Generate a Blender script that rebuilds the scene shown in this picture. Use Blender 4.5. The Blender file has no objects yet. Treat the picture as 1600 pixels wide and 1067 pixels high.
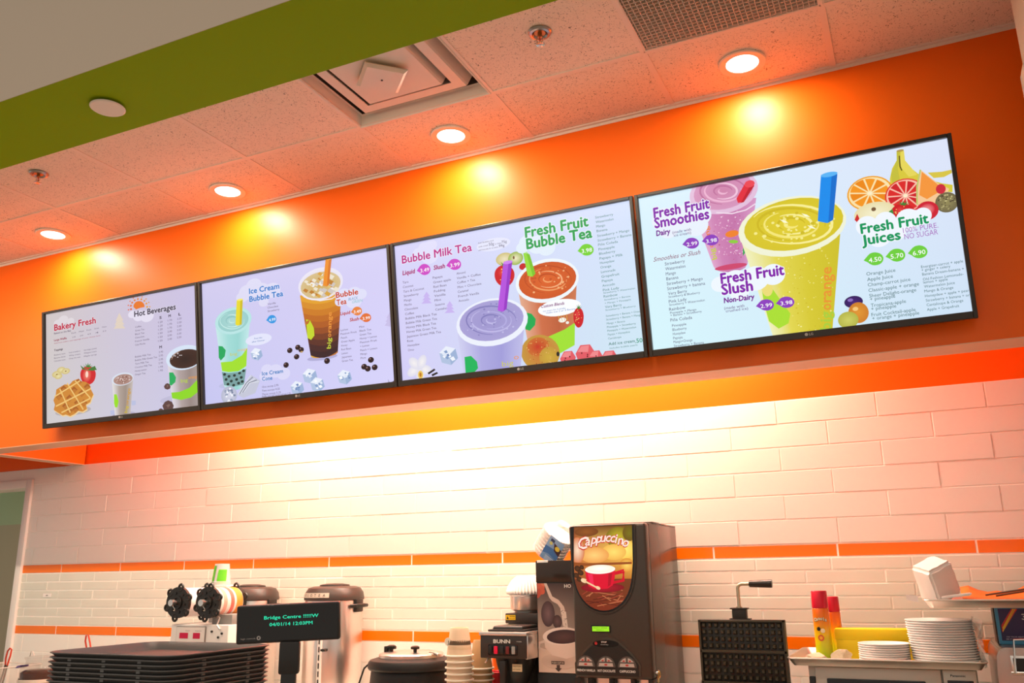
import bpy, bmesh, math, random
from mathutils import Vector, Matrix, Euler
random.seed(7)
S = bpy.context.scene
COL = S.collection

# ---------------------------------------------------------------- camera
cam_d = bpy.data.cameras.new('camera')
cam_d.sensor_width = 36.0
cam_d.lens = 30.425
cam_d.clip_start = 0.05
cam = bpy.data.objects.new('camera', cam_d)
COL.objects.link(cam)
def cam_matrix():
    pitch, roll, yaw = 0.263518, 0.014896, 0.431217
    R = Matrix.Rotation(yaw, 3, 'Z') @ Matrix.Rotation(pitch, 3, 'X') @ Matrix.Rotation(roll, 3, 'Y')
    r, f, u = R.col[0], R.col[1], R.col[2]
    M = Matrix((r, u, -f)).transposed().to_4x4()
    M.translation = (3.6792, -3.1017, 1.5007)
    return M
cam.matrix_world = cam_matrix()
S.camera = cam

# ---------------------------------------------------------------- view and sky
S.view_settings.view_transform = 'Standard'
S.view_settings.look = 'None'
S.view_settings.exposure = 0.16
S.view_settings.gamma = 1.0
S.view_settings.use_curve_mapping = False
S.cycles.use_denoising = True
S.cycles.max_bounces = 8
W = bpy.data.worlds.new('world'); S.world = W; W.use_nodes = True
bg = W.node_tree.nodes['Background']
bg.inputs[0].default_value = (1.0, 0.90, 0.79, 1)
bg.inputs[1].default_value = 0.52

# ---------------------------------------------------------------- lights
WARM = (1.0, 0.80, 0.58)
def area(name, loc, sx, sy, power, color=WARM, rot=(0, 0, 0), shape='RECTANGLE', spread=180):
    l = bpy.data.lights.new(name, 'AREA'); l.shape = shape; l.size = sx; l.size_y = sy
    l.energy = power; l.color = color; l.spread = math.radians(spread)
    o = bpy.data.objects.new(name, l); o.location = loc; o.rotation_euler = rot
    COL.objects.link(o); return o
LAMP_X = (-0.376, 0.840, 2.066, 3.287)
LAMP_Y = -0.185
for x in LAMP_X:
    area('downlight_lamp', (x, LAMP_Y, 3.300), 0.115, 0.115, 6.3, (1.0, 0.84, 0.64), shape='DISK')
# added unseen strip lights behind the green soffit, to brighten the orange wall evenly
for x in (-1.2, 0.5, 2.2):
    area('added_wall_wash', (x, -1.072, 3.14), 1.5 if x < 3 else .8, 0.04, 9 if x < 3 else 4, (1.0, 0.84, 0.64), rot=(math.radians(54), 0, 0), spread=112)
# tube lamps hidden in the cove behind the bulkhead
for x, e in ((0.75, 27), (1.75, 36), (2.75, 26)):
    area('cove_lamp', (x, 0.44, 2.86), 0.75, 0.16, e, (1.0, 0.88, 0.69))
# added fill lights, out of view above the shop floor behind the camera
for x, y in ((1.2, -3.4), (4.4, -3.4), (2.6, -5.4)):
    area('added_shop_fill', (x, y, 3.75), 0.6, 0.6, 5, (1.0, 0.84, 0.66))
area('back_room_lamp', (-2.4, 1.6, 2.5), 0.5, 0.5, 15, (1.0, 0.95, 0.8))

# ---------------------------------------------------------------- materials
def srgb(*c):
    return tuple((v / 255 / 12.92) if v <= 10.3 else ((v / 255 + .055) / 1.055) ** 2.4 for v in c)
MATS = {}
def mat(name, color, rough=.5, metal=0., spec=.5, bump=0., bscale=200., vary=0., emit=None, estr=0., coat=0., trans=0., alpha=1., ior=1.45):
    if name in MATS: return MATS[name]
    m = bpy.data.materials.new(name); m.use_nodes = True
    nt = m.node_tree; b = nt.nodes['Principled BSDF']
    b.inputs['Base Color'].default_value = (*color, 1)
    b.inputs['Roughness'].default_value = rough
    b.inputs['Metallic'].default_value = metal
    b.inputs['Specular IOR Level'].default_value = spec
    b.inputs['Coat Weight'].default_value = coat
    b.inputs['Transmission Weight'].default_value = trans
    b.inputs['Alpha'].default_value = alpha
    b.inputs['IOR'].default_value = ior
    if emit: b.inputs['Emission Color'].default_value = (*emit, 1); b.inputs['Emission Strength'].default_value = estr
    tc = nt.nodes.new('ShaderNodeTexCoord')
    n = nt.nodes.new('ShaderNodeTexNoise'); n.inputs['Scale'].default_value = bscale; n.inputs['Detail'].default_value = 3
    nt.links.new(tc.outputs['Object'], n.inputs['Vector'])
    if bump:
        bp = nt.nodes.new('ShaderNodeBump'); bp.inputs['Strength'].default_value = bump; bp.inputs['Distance'].default_value = .002
        nt.links.new(n.outputs['Fac'], bp.inputs['Height']); nt.links.new(bp.outputs[0], b.inputs['Normal'])
    if vary:
        h = nt.nodes.new('ShaderNodeHueSaturation'); h.inputs['Color'].default_value = (*color, 1)
        mr = nt.nodes.new('ShaderNodeMapRange'); mr.inputs[3].default_value = 1 - vary; mr.inputs[4].default_value = 1 + vary
        n2 = nt.nodes.new('ShaderNodeTexNoise'); n2.inputs['Scale'].default_value = bscale * .1 + 1
        nt.links.new(tc.outputs['Object'], n2.inputs['Vector'])
        nt.links.new(n2.outputs['Fac'], mr.inputs[0]); nt.links.new(mr.outputs[0], h.inputs['Value']); nt.links.new(h.outputs[0], b.inputs['Base Color'])
    MATS[name] = m; return m

def ceiling_tile_mat():
    m = mat('ceiling_tile', (.90, .72, .60), .9, spec=.2)
    nt = m.node_tree; b = nt.nodes['Principled BSDF']
    tc = nt.nodes.new('ShaderNodeTexCoord')
    n = nt.nodes.new('ShaderNodeTexNoise'); n.inputs['Scale'].default_value = 120; n.inputs['Detail'].default_value = 2.5; n.inputs['Distortion'].default_value = 2.2
    nt.links.new(tc.outputs['Object'], n.inputs['Vector'])
    r = nt.nodes.new('ShaderNodeValToRGB')
    r.color_ramp.elements[0].position = .335; r.color_ramp.elements[0].color = (.22, .17, .13, 1)
    r.color_ramp.elements[1].position = .385; r.color_ramp.elements[1].color = (.90, .72, .60, 1)
    nt.links.new(n.outputs['Fac'], r.inputs[0]); nt.links.new(r.outputs[0], b.inputs['Base Color'])
    bp = nt.nodes.new('ShaderNodeBump'); bp.inputs['Strength'].default_value = .5; bp.inputs['Distance'].default_value = .003
    nt.links.new(r.outputs[0], bp.inputs['Height']); nt.links.new(bp.outputs[0], b.inputs['Normal'])
    return m

def picture_mat(name, strength, rough=.25):
    """a lit or printed picture: its colours come from the corner colours of the drawing"""
    m = bpy.data.materials.new(name); m.use_nodes = True
    nt = m.node_tree; b = nt.nodes['Principled BSDF']
    a = nt.nodes.new('ShaderNodeVertexColor'); a.layer_name = 'Col'
    b.inputs['Roughness'].default_value = rough
    if strength > 0:
        b.inputs['Base Color'].default_value = (.01, .01, .01, 1); b.inputs['Specular IOR Level'].default_value = .2
        nt.links.new(a.outputs[0], b.inputs['Emission Color']); b.inputs['Emission Strength'].default_value = strength
    else:
        nt.links.new(a.outputs[0], b.inputs['Base Color'])
    return m

M_ORANGE = mat('orange_paint', (.96, .142, .001), .42, spec=.40, bump=.12, bscale=260)
M_GREEN = mat('green_paint', (.245, .35, .002), .7, spec=.1, bump=.05)
M_BEIGE = mat('beige_paint', (.56, .46, .355), .7, spec=.3, bump=.05)
M_WHITEP = mat('white_paint', (.80, .76, .72), .55, bump=.03)
M_TBAR = mat('white_ceiling_bar', (.88, .70, .60), .5)
M_CEIL = ceiling_tile_mat()
M_TILEW = mat('white_glazed_tile', (.86, .82, .76), .12, spec=.5, bump=.03, bscale=14)
M_TILEG = mat('grey_glass_tile', (.72, .71, .62), .10, spec=.5, vary=.05, bscale=60)
M_TILEO = mat('orange_glass_tile', (.92, .19, .003), .12, spec=.5)
M_GROUT = mat('pale_grout', (.93, .89, .82), .85)
M_FLOOR = mat('floor_tile', (.45, .38, .30), .5, vary=.1)
M_BLACK = mat('black_plastic', (.018, .015, .013), .38, bump=.05, bscale=600)
M_BLACKG = mat('gloss_black_plastic', (.012, .010, .009), .14)
M_BEZEL = mat('black_brown_bezel', (.030, .021, .016), .35)
M_STEEL = mat('brushed_stainless_steel', (.78, .74, .70), .28, 1.0, vary=.06, bscale=30)
M_CHROME = mat('chrome', (.75, .73, .70), .12, 1.0)
M_ALU = mat('aluminium_pan', (.72, .68, .62), .36, 1.0, vary=.08, bscale=60)
M_FOAM = mat('white_foam', (.84, .80, .78), .7, bump=.06, bscale=500)
M_PAPERW = mat('white_paper', (.88, .84, .80), .85, bump=.15, bscale=160)

# ---------------------------------------------------------------- mesh helpers
class MB:
    """collects shapes into one mesh"""
    def __init__(s): s.bm = bmesh.new(); s.mi = 0; s.xf = None
    def m(s, i): s.mi = i; return s
    def _fin(s, verts, faces):
        if s.xf is not None:
            for v in verts: v.co = s.xf @ v.co
        for f in faces: f.material_index = s.mi
    def box(s, x0, x1, y0, y1, z0, z1, bev=0., seg=2, top=(1, 1)):
        cx, cy = (x0 + x1) / 2, (y0 + y1) / 2
        tx, ty = top
        hx, hy = (x1 - x0) / 2, (y1 - y0) / 2
        b = bmesh.new()
        vs = [b.verts.new((cx + sx * hx * (tx if z == z1 else 1), cy + sy * hy * (ty if z == z1 else 1), z)) for z in (z0, z1) for sx, sy in ((-1, -1), (1, -1), (1, 1), (-1, 1))]
        for f in ((3, 2, 1, 0), (4, 5, 6, 7), (0, 1, 5, 4), (1, 2, 6, 5), (2, 3, 7, 6), (3, 0, 4, 7)): b.faces.new([vs[i] for i in f])
        if bev: bmesh.ops.bevel(b, geom=b.edges[:], offset=bev, segments=seg, affect='EDGES', profile=.5)
        return s.merge(b)
    def merge(s, b):
        vm = {}
        for v in b.verts: vm[v] = s.bm.verts.new(v.co)
        fs = []
        for f in b.faces:
            try: fs.append(s.bm.faces.new([vm[v] for v in f.verts]))
            except ValueError: pass
        b.free(); s._fin(vm.values(), fs); return s
    def lathe(s, prof, c=(0, 0, 0), seg=32, axis='Z', phase=0., closed=False, sx=1., sy=1.):
        rings = []; vs = []; fs = []
        for r, h in prof:
            ring = []
            n = 1 if r < 1e-6 else seg
            for k in range(n):
                a = phase + 2 * math.pi * k / seg
                p = Vector((r * math.cos(a) * sx, r * math.sin(a) * sy, h))
                if axis == 'Y': p = Vector((p.x, p.z, -p.y))
                elif axis == 'X': p = Vector((p.z, p.y, -p.x))
                v = s.bm.verts.new(p + Vector(c)); ring.append(v); vs.append(v)
            rings.append(ring)
        prs = list(zip(rings, rings[1:]))
        if closed: prs.append((rings[-1], rings[0]))
        for a, b in prs:
            for k in range(seg):
                q = [a[k % len(a)], a[(k + 1) % len(a)], b[(k + 1) % len(b)], b[k % len(b)]]
                u = []
                for v in q:
                    if v not in u: u.append(v)
                if len(u) >= 3:
                    try: fs.append(s.bm.faces.new(u))
                    except ValueError: pass
        s._fin(vs, fs); return s
    def cyl(s, c, r, h, seg=32, axis='Z', r2=None):
        r2 = r if r2 is None else r2
        return s.lathe([(0, 0), (r, 0), (r2, h), (0, h)], c, seg, axis)
    def tube(s, pts, r, seg=10, closed=False, cap=True):
        P = [Vector(p) for p in pts]; n = len(P); rings = []; vs = []; fs = []
        up = None
        for i, p in enumerate(P):
            if closed: t = (P[(i + 1) % n] - P[i - 1]).normalized()
            else: t = (P[min(i + 1, n - 1)] - P[max(i - 1, 0)]).normalized()
            if up is None:
                up = Vector((0, 0, 1)) if abs(t.z) < .9 else Vector((1, 0, 0))
            a = t.cross(up); a.normalize(); up = a.cross(t).normalized()
            rr = r[i] if isinstance(r, (list, tuple)) else r
            ring = [s.bm.verts.new(p + rr * (math.cos(2 * math.pi * k / seg) * a + math.sin(2 * math.pi * k / seg) * up)) for k in range(seg)]
            rings.append(ring); vs += ring
        prs = list(zip(rings, rings[1:])) + ([(rings[-1], rings[0])] if closed else [])
        for a, b in prs:
            for k in range(seg): fs.append(s.bm.faces.new((a[k], a[(k + 1) % seg], b[(k + 1) % seg], b[k])))
        if cap and not closed:
            fs.append(s.bm.faces.new(rings[0][::-1])); fs.append(s.bm.faces.new(rings[-1]))
        s._fin(vs, fs); return s
    def prism(s, poly, d0, d1, axis='Y', bev=0.):
        """poly in the plane across the axis: Y -> (x, z); Z -> (x, y); X -> (y, z)"""
        def P(a, b, d): return {'Y': (a, d, b), 'Z': (a, b, d), 'X': (d, a, b)}[axis]
        b = bmesh.new()
        A = [b.verts.new(P(x, y, d0)) for x, y in poly]; B = [b.verts.new(P(x, y, d1)) for x, y in poly]
        n = len(poly)
        f0 = b.faces.new(A); f1 = b.faces.new(B[::-1])
        for i in range(n): b.faces.new((A[i], B[i], B[(i + 1) % n], A[(i + 1) % n]))
        bmesh.ops.recalc_face_normals(b, faces=b.faces[:])
        if bev: bmesh.ops.bevel(b, geom=[e for e in b.edges if len(e.link_faces) == 2 and e.calc_face_angle(0) > .6], offset=bev, segments=2, affect='EDGES')
        return s.merge(b)
    def quad(s, *pts):
        vs = [s.bm.verts.new(p) for p in pts]; f = s.bm.faces.new(vs); s._fin(vs, [f]); return s
    def loft(s, rings, cap0=True, cap1=True, closed=True):
        R = [[s.bm.verts.new(p) for p in r] for r in rings]; fs = []
        for a, b in zip(R, R[1:]):
            n = len(a)
            for k in range(n if closed else n - 1): fs.append(s.bm.faces.new((a[k], a[(k + 1) % n], b[(k + 1) % n], b[k])))
        if cap0 and closed: fs.append(s.bm.faces.new(R[0][::-1]))
        if cap1 and closed: fs.append(s.bm.faces.new(R[-1]))
        s._fin([v for r in R for v in r], fs); return s
    def text(s, body, loc, size, width=None, bold=.0, shear=0., normal='-Y', rz=0., depth=0., center=False, xf=None):
        """flat lettering; size is the cap height; lies in the plane facing -Y at loc"""
        vs, fs = text_shape(body, bold, shear)
        if not vs: return s
        x0 = min(v[0] for v in vs); x1 = max(v[0] for v in vs)
        sy = size / CAP; sx = sy if width is None else width / (x1 - x0)
        off = (x0 + x1) / 2 if center else x0
        out = []; per = len(vs) // (1 if not bold else 5 if bold < .05 else 9)
        for i, (x, y) in enumerate(vs):
            a, b = (x - off) * sx, y * sy
            p = Vector((a, -.00002 * (i // per), b)) if normal == '-Y' else Vector((0, a, b)) if normal == '+X' else Vector((a, b, 0))
            p = p + Vector(loc)
            if xf is not None: p = xf @ p
            out.append(s.bm.verts.new(p))
        F = []
        for f in fs:
            try: F.append(s.bm.faces.new([out[i] for i in f]))
            except ValueError: pass
        s._fin(out if s.xf is not None else [], F)
        return s
    def build(s, name, mats, parent=None, smooth=35, recalc=True):
        me = bpy.data.meshes.new(name)
        if recalc: bmesh.ops.recalc_face_normals(s.bm, faces=s.bm.faces[:])
        s.bm.to_mesh(me); s.bm.free()
        for m in (mats if isinstance(mats, (list, tuple)) else [mats]): me.materials.append(m)
        if smooth:
            me.polygons.foreach_set('use_smooth', [True] * len(me.polygons))
            me.set_sharp_from_angle(angle=math.radians(smooth))
        o = bpy.data.objects.new(name, me); COL.objects.link(o)
        if parent is not None: o.parent = parent
        return o

CAP = .7273
_TC = {}
def text_shape(body, bold=0., shear=0.):
    key = (body, bold, shear)
    if key not in _TC:
        cu = bpy.data.curves.new('lettering', 'FONT'); cu.body = body; cu.size = 1.0
        cu.resolution_u = 2; cu.shear = shear; cu.space_line = 1.0
        ob = bpy.data.objects.new('lettering', cu); me = ob.to_mesh()
        vs = [(v.co.x, v.co.y) for v in me.vertices]; fs = [tuple(p.vertices) for p in me.polygons]
        ob.to_mesh_clear(); bpy.data.objects.remove(ob); bpy.data.curves.remove(cu)
        if bold:      # heavier strokes: the same letter laid down again a little to each side
            n = 4 if bold < .05 else 8
            base, faces = vs, fs
            vs, fs = list(base), list(faces)
            for i in range(n):
                a = 2 * math.pi * i / n
                fs += [tuple(j + len(vs) for j in f) for f in faces]
                vs += [(x + bold * math.cos(a), y + bold * math.sin(a)) for x, y in base]
        _TC[key] = (vs, fs)
    return _TC[key]

def tag(o, label=None, cat=None, group=None, kind=None):
    if label: o['label'] = label
    if cat: o['category'] = cat
    if group: o['group'] = group
    if kind: o['kind'] = kind
    return o
def empty(name, loc=(0, 0, 0), rz=0., label=None, cat=None, group=None):
    o = bpy.data.objects.new(name, None); o.empty_display_size = .05
    o.location = loc; o.rotation_euler = (0, 0, rz); COL.objects.link(o)
    return tag(o, label, cat, group)
def copy_tree(o, parent=None):
    c = o.copy(); COL.objects.link(c)
    if parent is not None: c.parent = parent
    for ch in list(o.children): copy_tree(ch, c)
    return c
def struct(o): o['kind'] = 'structure'; return o
# ---------------------------------------------------------------- the room
H = 3.31            # ceiling height
WY = 0.717          # tiled back wall
ZB = 2.210          # underside of the bulkhead
GX, G = -0.0696, 0.6096

def tile_wall():
    mb = MB()
    mb.m(0).quad((-1.52, WY - .0012, .0), (6, WY - .0012, .0), (6, WY - .0012, ZB), (-1.52, WY - .0012, ZB))
    mb.quad((-3.2, WY - .0012, 2.10), (-1.52, WY - .0012, 2.10), (-1.52, WY - .0012, ZB), (-3.2, WY - .0012, ZB))
    def tile(x0, x1, z0, z1, mi, g=.0016, c=.0018):
        if mi != 1: g = .0024
        x0 += g; x1 -= g; z0 += g; z1 -= g
        if x1 - x0 < .01: return
        mb.m(mi)
        t = [random.uniform(-.0006, .0006) for _ in range(3)]
        y = lambda x, z: WY - .003 + t[0] + t[1] * (x - x0) / .3 + t[2] * (z - z0) / .1
        a = [(x0, WY + .003, z0), (x1, WY + .003, z0), (x1, WY + .003, z1), (x0, WY + .003, z1)]
        b = [(x0 + c, y(x0, z0), z0 + c), (x1 - c, y(x1, z0), z0 + c), (x1 - c, y(x1, z1), z1 - c), (x0 + c, y(x0, z1), z1 - c)]
        mb.quad(*b)
        for i in range(4): mb.quad(a[i], a[(i + 1) % 4], b[(i + 1) % 4], b[i])
    def row(z0, z1, off, L, mi, xa=-1.515, xb=5.9, xl=None):
        k = math.floor((xa - off) / L)
        while off + k * L < xb:
            tile(max(xa, off + k * L), min(xb, off + (k + 1) * L), z0, z1, mi); k += 1
    zs = [1.607, 1.708, 1.808, 1.908, 2.008, 2.108, 2.210]
    for i in range(6): row(zs[i], zs[i + 1], 3.767 if i % 2 == 0 else 3.568, .3985, 1, xa=-1.515 if i < 5 else -3.1)
    row(1.553, 1.607, -1.146, .5004, 3)
    offs = (1.151, 1.250, 1.149, 1.239, 1.136, 1.238)
    for i in range(6): row(1.247 + .051 * i, 1.247 + .051 * (i + 1), offs[i], .2985, 2)
    row(1.193, 1.247, 1.371, .5004, 3)
    for i in range(3): row(.893 + .1 * i, .993 + .1 * i, 3.767 if i % 2 == 0 else 3.568, .3985, 1)
    o = mb.build('wall_back', [M_GROUT, M_TILEW, M_TILEG, M_TILEO], smooth=0)
    return struct(o)
tile_wall()
struct(MB().box(-4.5, 6, WY + .004, WY + .12, ZB, H).box(-1.52, 6, WY + .0035, WY + .12, 0, ZB).box(-4.5, -1.52, WY + .0035, WY + .12, 2.10, ZB).box(-4.5, -2.6, WY + .0035, WY + .12, 0, 2.10).build('wall_upper', M_ORANGE, smooth=0))
struct(MB().box(-4.5, 6, 0, .135, ZB, H).build('wall_front', M_ORANGE, smooth=0))          # the orange bulkhead carrying the screens
struct(MB().box(-1.135, -1.045, .135, WY - .004, ZB, H).build('trim_1', M_ORANGE, smooth=0))  # divider between bulkhead and wall
struct(MB().box(-4.5, -1.14, .135, WY, 2.90, 2.94).box(-1.04, 6, .135, WY, 2.90, 2.94).build('trim_2', M_WHITEP, smooth=0))
# bright edge beads under the bulkhead
struct(MB().box(-4.5, 6, -.002, .136, ZB - .003, ZB).box(-1.136, -1.044, .136, WY - .004, ZB - .003, ZB).build('trim_3', mat('salmon_edge', (.80, .46, .30), .5), smooth=0))

def ceiling():
    mb = MB()
    rows = [(-.407, 0), (-1.017, -.407), (-1.400, -1.017)]
    for j, (y0, y1) in enumerate(rows):
        for k in range(-8, 10):
            if j == 1 and k in (3, 5): continue
            x0 = GX + k * G; x1 = x0 + G
            mb.m(0).box(x0 + .001, x1 - .001, y0 + .001, y1 - .001, H + .002, H + .016)
    t = .011
    for k in range(-8, 11): mb.m(1).box(GX + k * G - t, GX + k * G + t, -1.40, 0, H - .0015, H + .004)
    for y in (-.407, -1.017): mb.box(-5, 6, y - t, y + t, H - .002, H + .0045)
    mb.box(-5, 6, -.016, 0.0, H - .003, H + .004)
    mb.box(-5, 6, -.0025, 0.0, H - .014, H + .004)
    mb.m(2).box(-5, 6, -1.40, .14, H + .30, H + .34)
    return struct(mb.build('ceiling', [M_CEIL, M_TBAR, M_WHITEP], smooth=0))
ceiling()
# green soffit with its beige fascia towards the shop
struct(MB().box(-6, 7, -1.418, -1.082, 3.10, 3.45).build('trim_4', M_GREEN, smooth=0))
struct(MB().box(-6, 7, -1.4195, -1.4165, 3.1005, 4.1).build('trim_5', M_BEIGE, smooth=0))
struct(MB().box(4.134, 6, -1.0, -.30, 0, H + .3).build('wall_right', M_BEIGE, smooth=0))
struct(MB().box(-5, 8, -7, 3, -.05, 0).build('floor', M_FLOOR, smooth=0))
# white door frame and the room beyond it
dr = struct(MB().box(-1.545, -1.493, WY - .02, WY + .13, 0, 2.142, .003).box(-3.0, -1.545, WY - .02, WY + .13, 2.090, 2.142, .003).build('door_1', M_WHITEP, smooth=30))
M_BACKW = mat('pale_green_wall', (.44, .47, .34), .7)
struct(MB().box(-6, -1.2, 2.4, 2.5, 0, 2.02).build('wall_beyond', M_BACKW, smooth=0))
struct(MB().box(-6, -1.2, 2.4, 2.5, 2.02, 2.8).box(-6, -1.2, WY + .12, 2.5, 2.75, 2.8).build('trim_6', mat('mint_paint', (.40, .62, .40), .7), smooth=0))
struct(MB().box(-1.25, -1.2, WY + .12, 2.5, 0, 2.8).build('wall_beyond_side', M_BACKW, smooth=0))

# recessed downlights
def downlight():
    root = empty('downlight')
    MB().lathe([(.058, .0), (.0595, -.003), (.082, -.0045), (.086, -.002), (.086, .001), (.058, .001)], seg=40, closed=True).build('trim_ring', mat('white_ring', (.82, .74, .66), .4), root)
    MB().cyl((0, 0, -.0015), .058, .002, 40).build('lens', mat('lit_lens', (1, 1, 1), .5, emit=(1, .95, .85), estr=4.0), root)
    return root
dl = downlight()
names = ('recessed ceiling downlight that is lit, the one furthest left', 'lit recessed downlight over the screen with the two iced teas',
         'lit recessed downlight just below the square air diffuser', 'lit recessed downlight nearest the egg-crate grille, far right')
for i, x in enumerate(LAMP_X):
    d = dl if i == 0 else copy_tree(dl)
    d.location = (x, LAMP_Y, H - .003); tag(d, names[i], 'ceiling light', 'downlights along the orange wall')

# air diffuser
root = empty('air_diffuser', (GX + 3.5 * G, -.712, H), label='square white air diffuser with nested louvre plates in the ceiling', cat='air vent')
sq = math.sqrt(2) / 2 * 2
MA = mat('white_enamel', (.78, .70, .62), .38)
q = math.pi / 4
def sqr(mb, prof): return mb.lathe([(r * math.sqrt(2), z) for r, z in prof], seg=4, phase=q)
sqr(MB(), [(.3035, -.003), (.300, -.006), (.296, -.004), (.286, .040), (.282, .046), (.3035, .046), (.3035, -.003)]).build('outer_frame', MA, root, smooth=0)
sqr(MB(), [(.262, .100), (.236, .020), (.232, .012), (.190, .012), (.190, .016), (.230, .016), (.233, .022), (.258, .102)]).build('louvre', MA, root, smooth=0)
sqr(MB(), [(.190, .090), (.166, .006), (.162, -.002), (0, -.002), (0, .002), (.160, .002), (.163, .008), (.186, .092)]).build('centre_plate', MA, root, smooth=0)
MB().lathe([(0, -.030), (.096, -.030), (.112, -.021), (.112, -.017), (.06, -.0155), (.05, -.001), (0, -.001)], seg=4, phase=math.radians(90)).build('damper_plate', MA, root, smooth=0)
MB().cyl((0, 0, -.032), .004, .004, 12).build('screw', M_BLACK, root)
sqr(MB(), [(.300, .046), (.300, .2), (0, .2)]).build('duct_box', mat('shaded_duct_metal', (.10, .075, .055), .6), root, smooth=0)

# egg-crate return grille
root = empty('egg_crate_grille', (GX + 5.5 * G, -.712, H), label='square egg-crate return air grille set into the ceiling', cat='air vent')
fr = MB(); L = .3035
for a in (-1, 1): fr.box(-L, L, a * L - .006, a * L + .006, -.003, .014); fr.box(a * L - .006, a * L + .006, -L, L, -.003, .014)
fr.build('frame', M_TBAR, root, smooth=0)
g = MB()
n = 34
for k in range(n + 1):
    p = -L + 2 * L * k / n
    g.box(p - .0012, p + .0012, -L, L, .0, .013); g.box(-L, L, p - .0012, p + .0012, .0, .013)
g.build('lattice', mat('white_lattice', (.74, .60, .50), .5), root, smooth=0)
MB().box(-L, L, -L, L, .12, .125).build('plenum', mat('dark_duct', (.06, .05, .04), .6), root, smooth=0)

# sprinkler heads
def sprinkler():
    root = empty('fire_sprinkler')
    MB().lathe([(.024, .0), (.038, -.001), (.041, -.004), (.036, -.010), (.028, -.012), (.022, -.004), (.020, .0), (.024, .0)], seg=28).build('escutcheon', mat('dull_chrome', (.42, .38, .36), .3, 1.0), root)
    b = MB().cyl((0, 0, -.022), .008, .024, 14).cyl((0, 0, -.006), .020, .004, 24); b.build('body', mat('brass_body', (.55, .28, .12), .35, 1.0), root)
    MB().tube([(-.008, 0, -.018), (-.013, 0, -.028), (-.011, 0, -.038), (0, 0, -.046), (.011, 0, -.038), (.013, 0, -.028), (.008, 0, -.018)], .0022, 8).build('yoke', M_CHROME, root)
    MB().cyl((0, 0, -.044), .0022, .026, 8).build('glass_bulb', mat('red_bulb', (.6, .05, .03), .1), root)
    d = MB().cyl((0, 0, -.050), .006, .003, 14)
    for k in range(12):
        a = k * math.pi / 6
        d.tube([(.005 * math.cos(a), .005 * math.sin(a), -.0485), (.016 * math.cos(a), .016 * math.sin(a), -.0495)], .0022, 6)
    d.build('deflector', M_CHROME, root)
    return root
sp = sprinkler(); sp.location = (.204, -.712, H + .002); tag(sp, 'small pendent fire sprinkler near the green soffit at far left', 'sprinkler', 'ceiling sprinklers')
sp2 = copy_tree(sp); sp2.location = (2.690, -.684, H + .002); tag(sp2, 'chrome pendent fire sprinkler between the air diffuser and the grille', 'sprinkler', 'ceiling sprinklers')
# round cover on the soffit
root = empty('soffit_cover_disc', (1.287, -1.240, 3.10), label='round white cover disc hanging just under the green soffit', cat='cover')
MB().lathe([(0, -.014), (.054, -.014), (.058, -.011), (.058, -.009), (0, -.009)], seg=40).build('disc', mat('cream_disc', (.80, .70, .60), .5), root)
MB().cyl((0, 0, -.010), .040, .012, 24).build('mount', M_BLACK, root)
# box on the right-hand wall
root = empty('wall_box', (4.115, -.42, 2.45), label='grey beige box with rounded corners fixed to the right-hand wall', cat='box')
MB().box(.004, .30, -.06, .12, 0, .508, .012).build('body', mat('putty_plastic', (.55, .50, .42), .5), root)
MB().box(.0, .02, .0, .06, .02, .488, .004).build('side_panel', mat('cream_plastic', (.66, .55, .42), .5), root)
# little label stuck to the glass tiles
o = MB().box(-.036, .036, -.0015, 0, -.011, .011).m(1).text('#301', (0, -.002, -.003), .007, center=True, bold=.02).build('wall_label', [mat('label_paper', (.9, .86, .82), .6), M_BLACK], smooth=0)
o.location = (-1.241, WY - .004, 1.421); tag(o, 'tiny white paper label stuck on the grey glass tiles at left', 'label')
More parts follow.
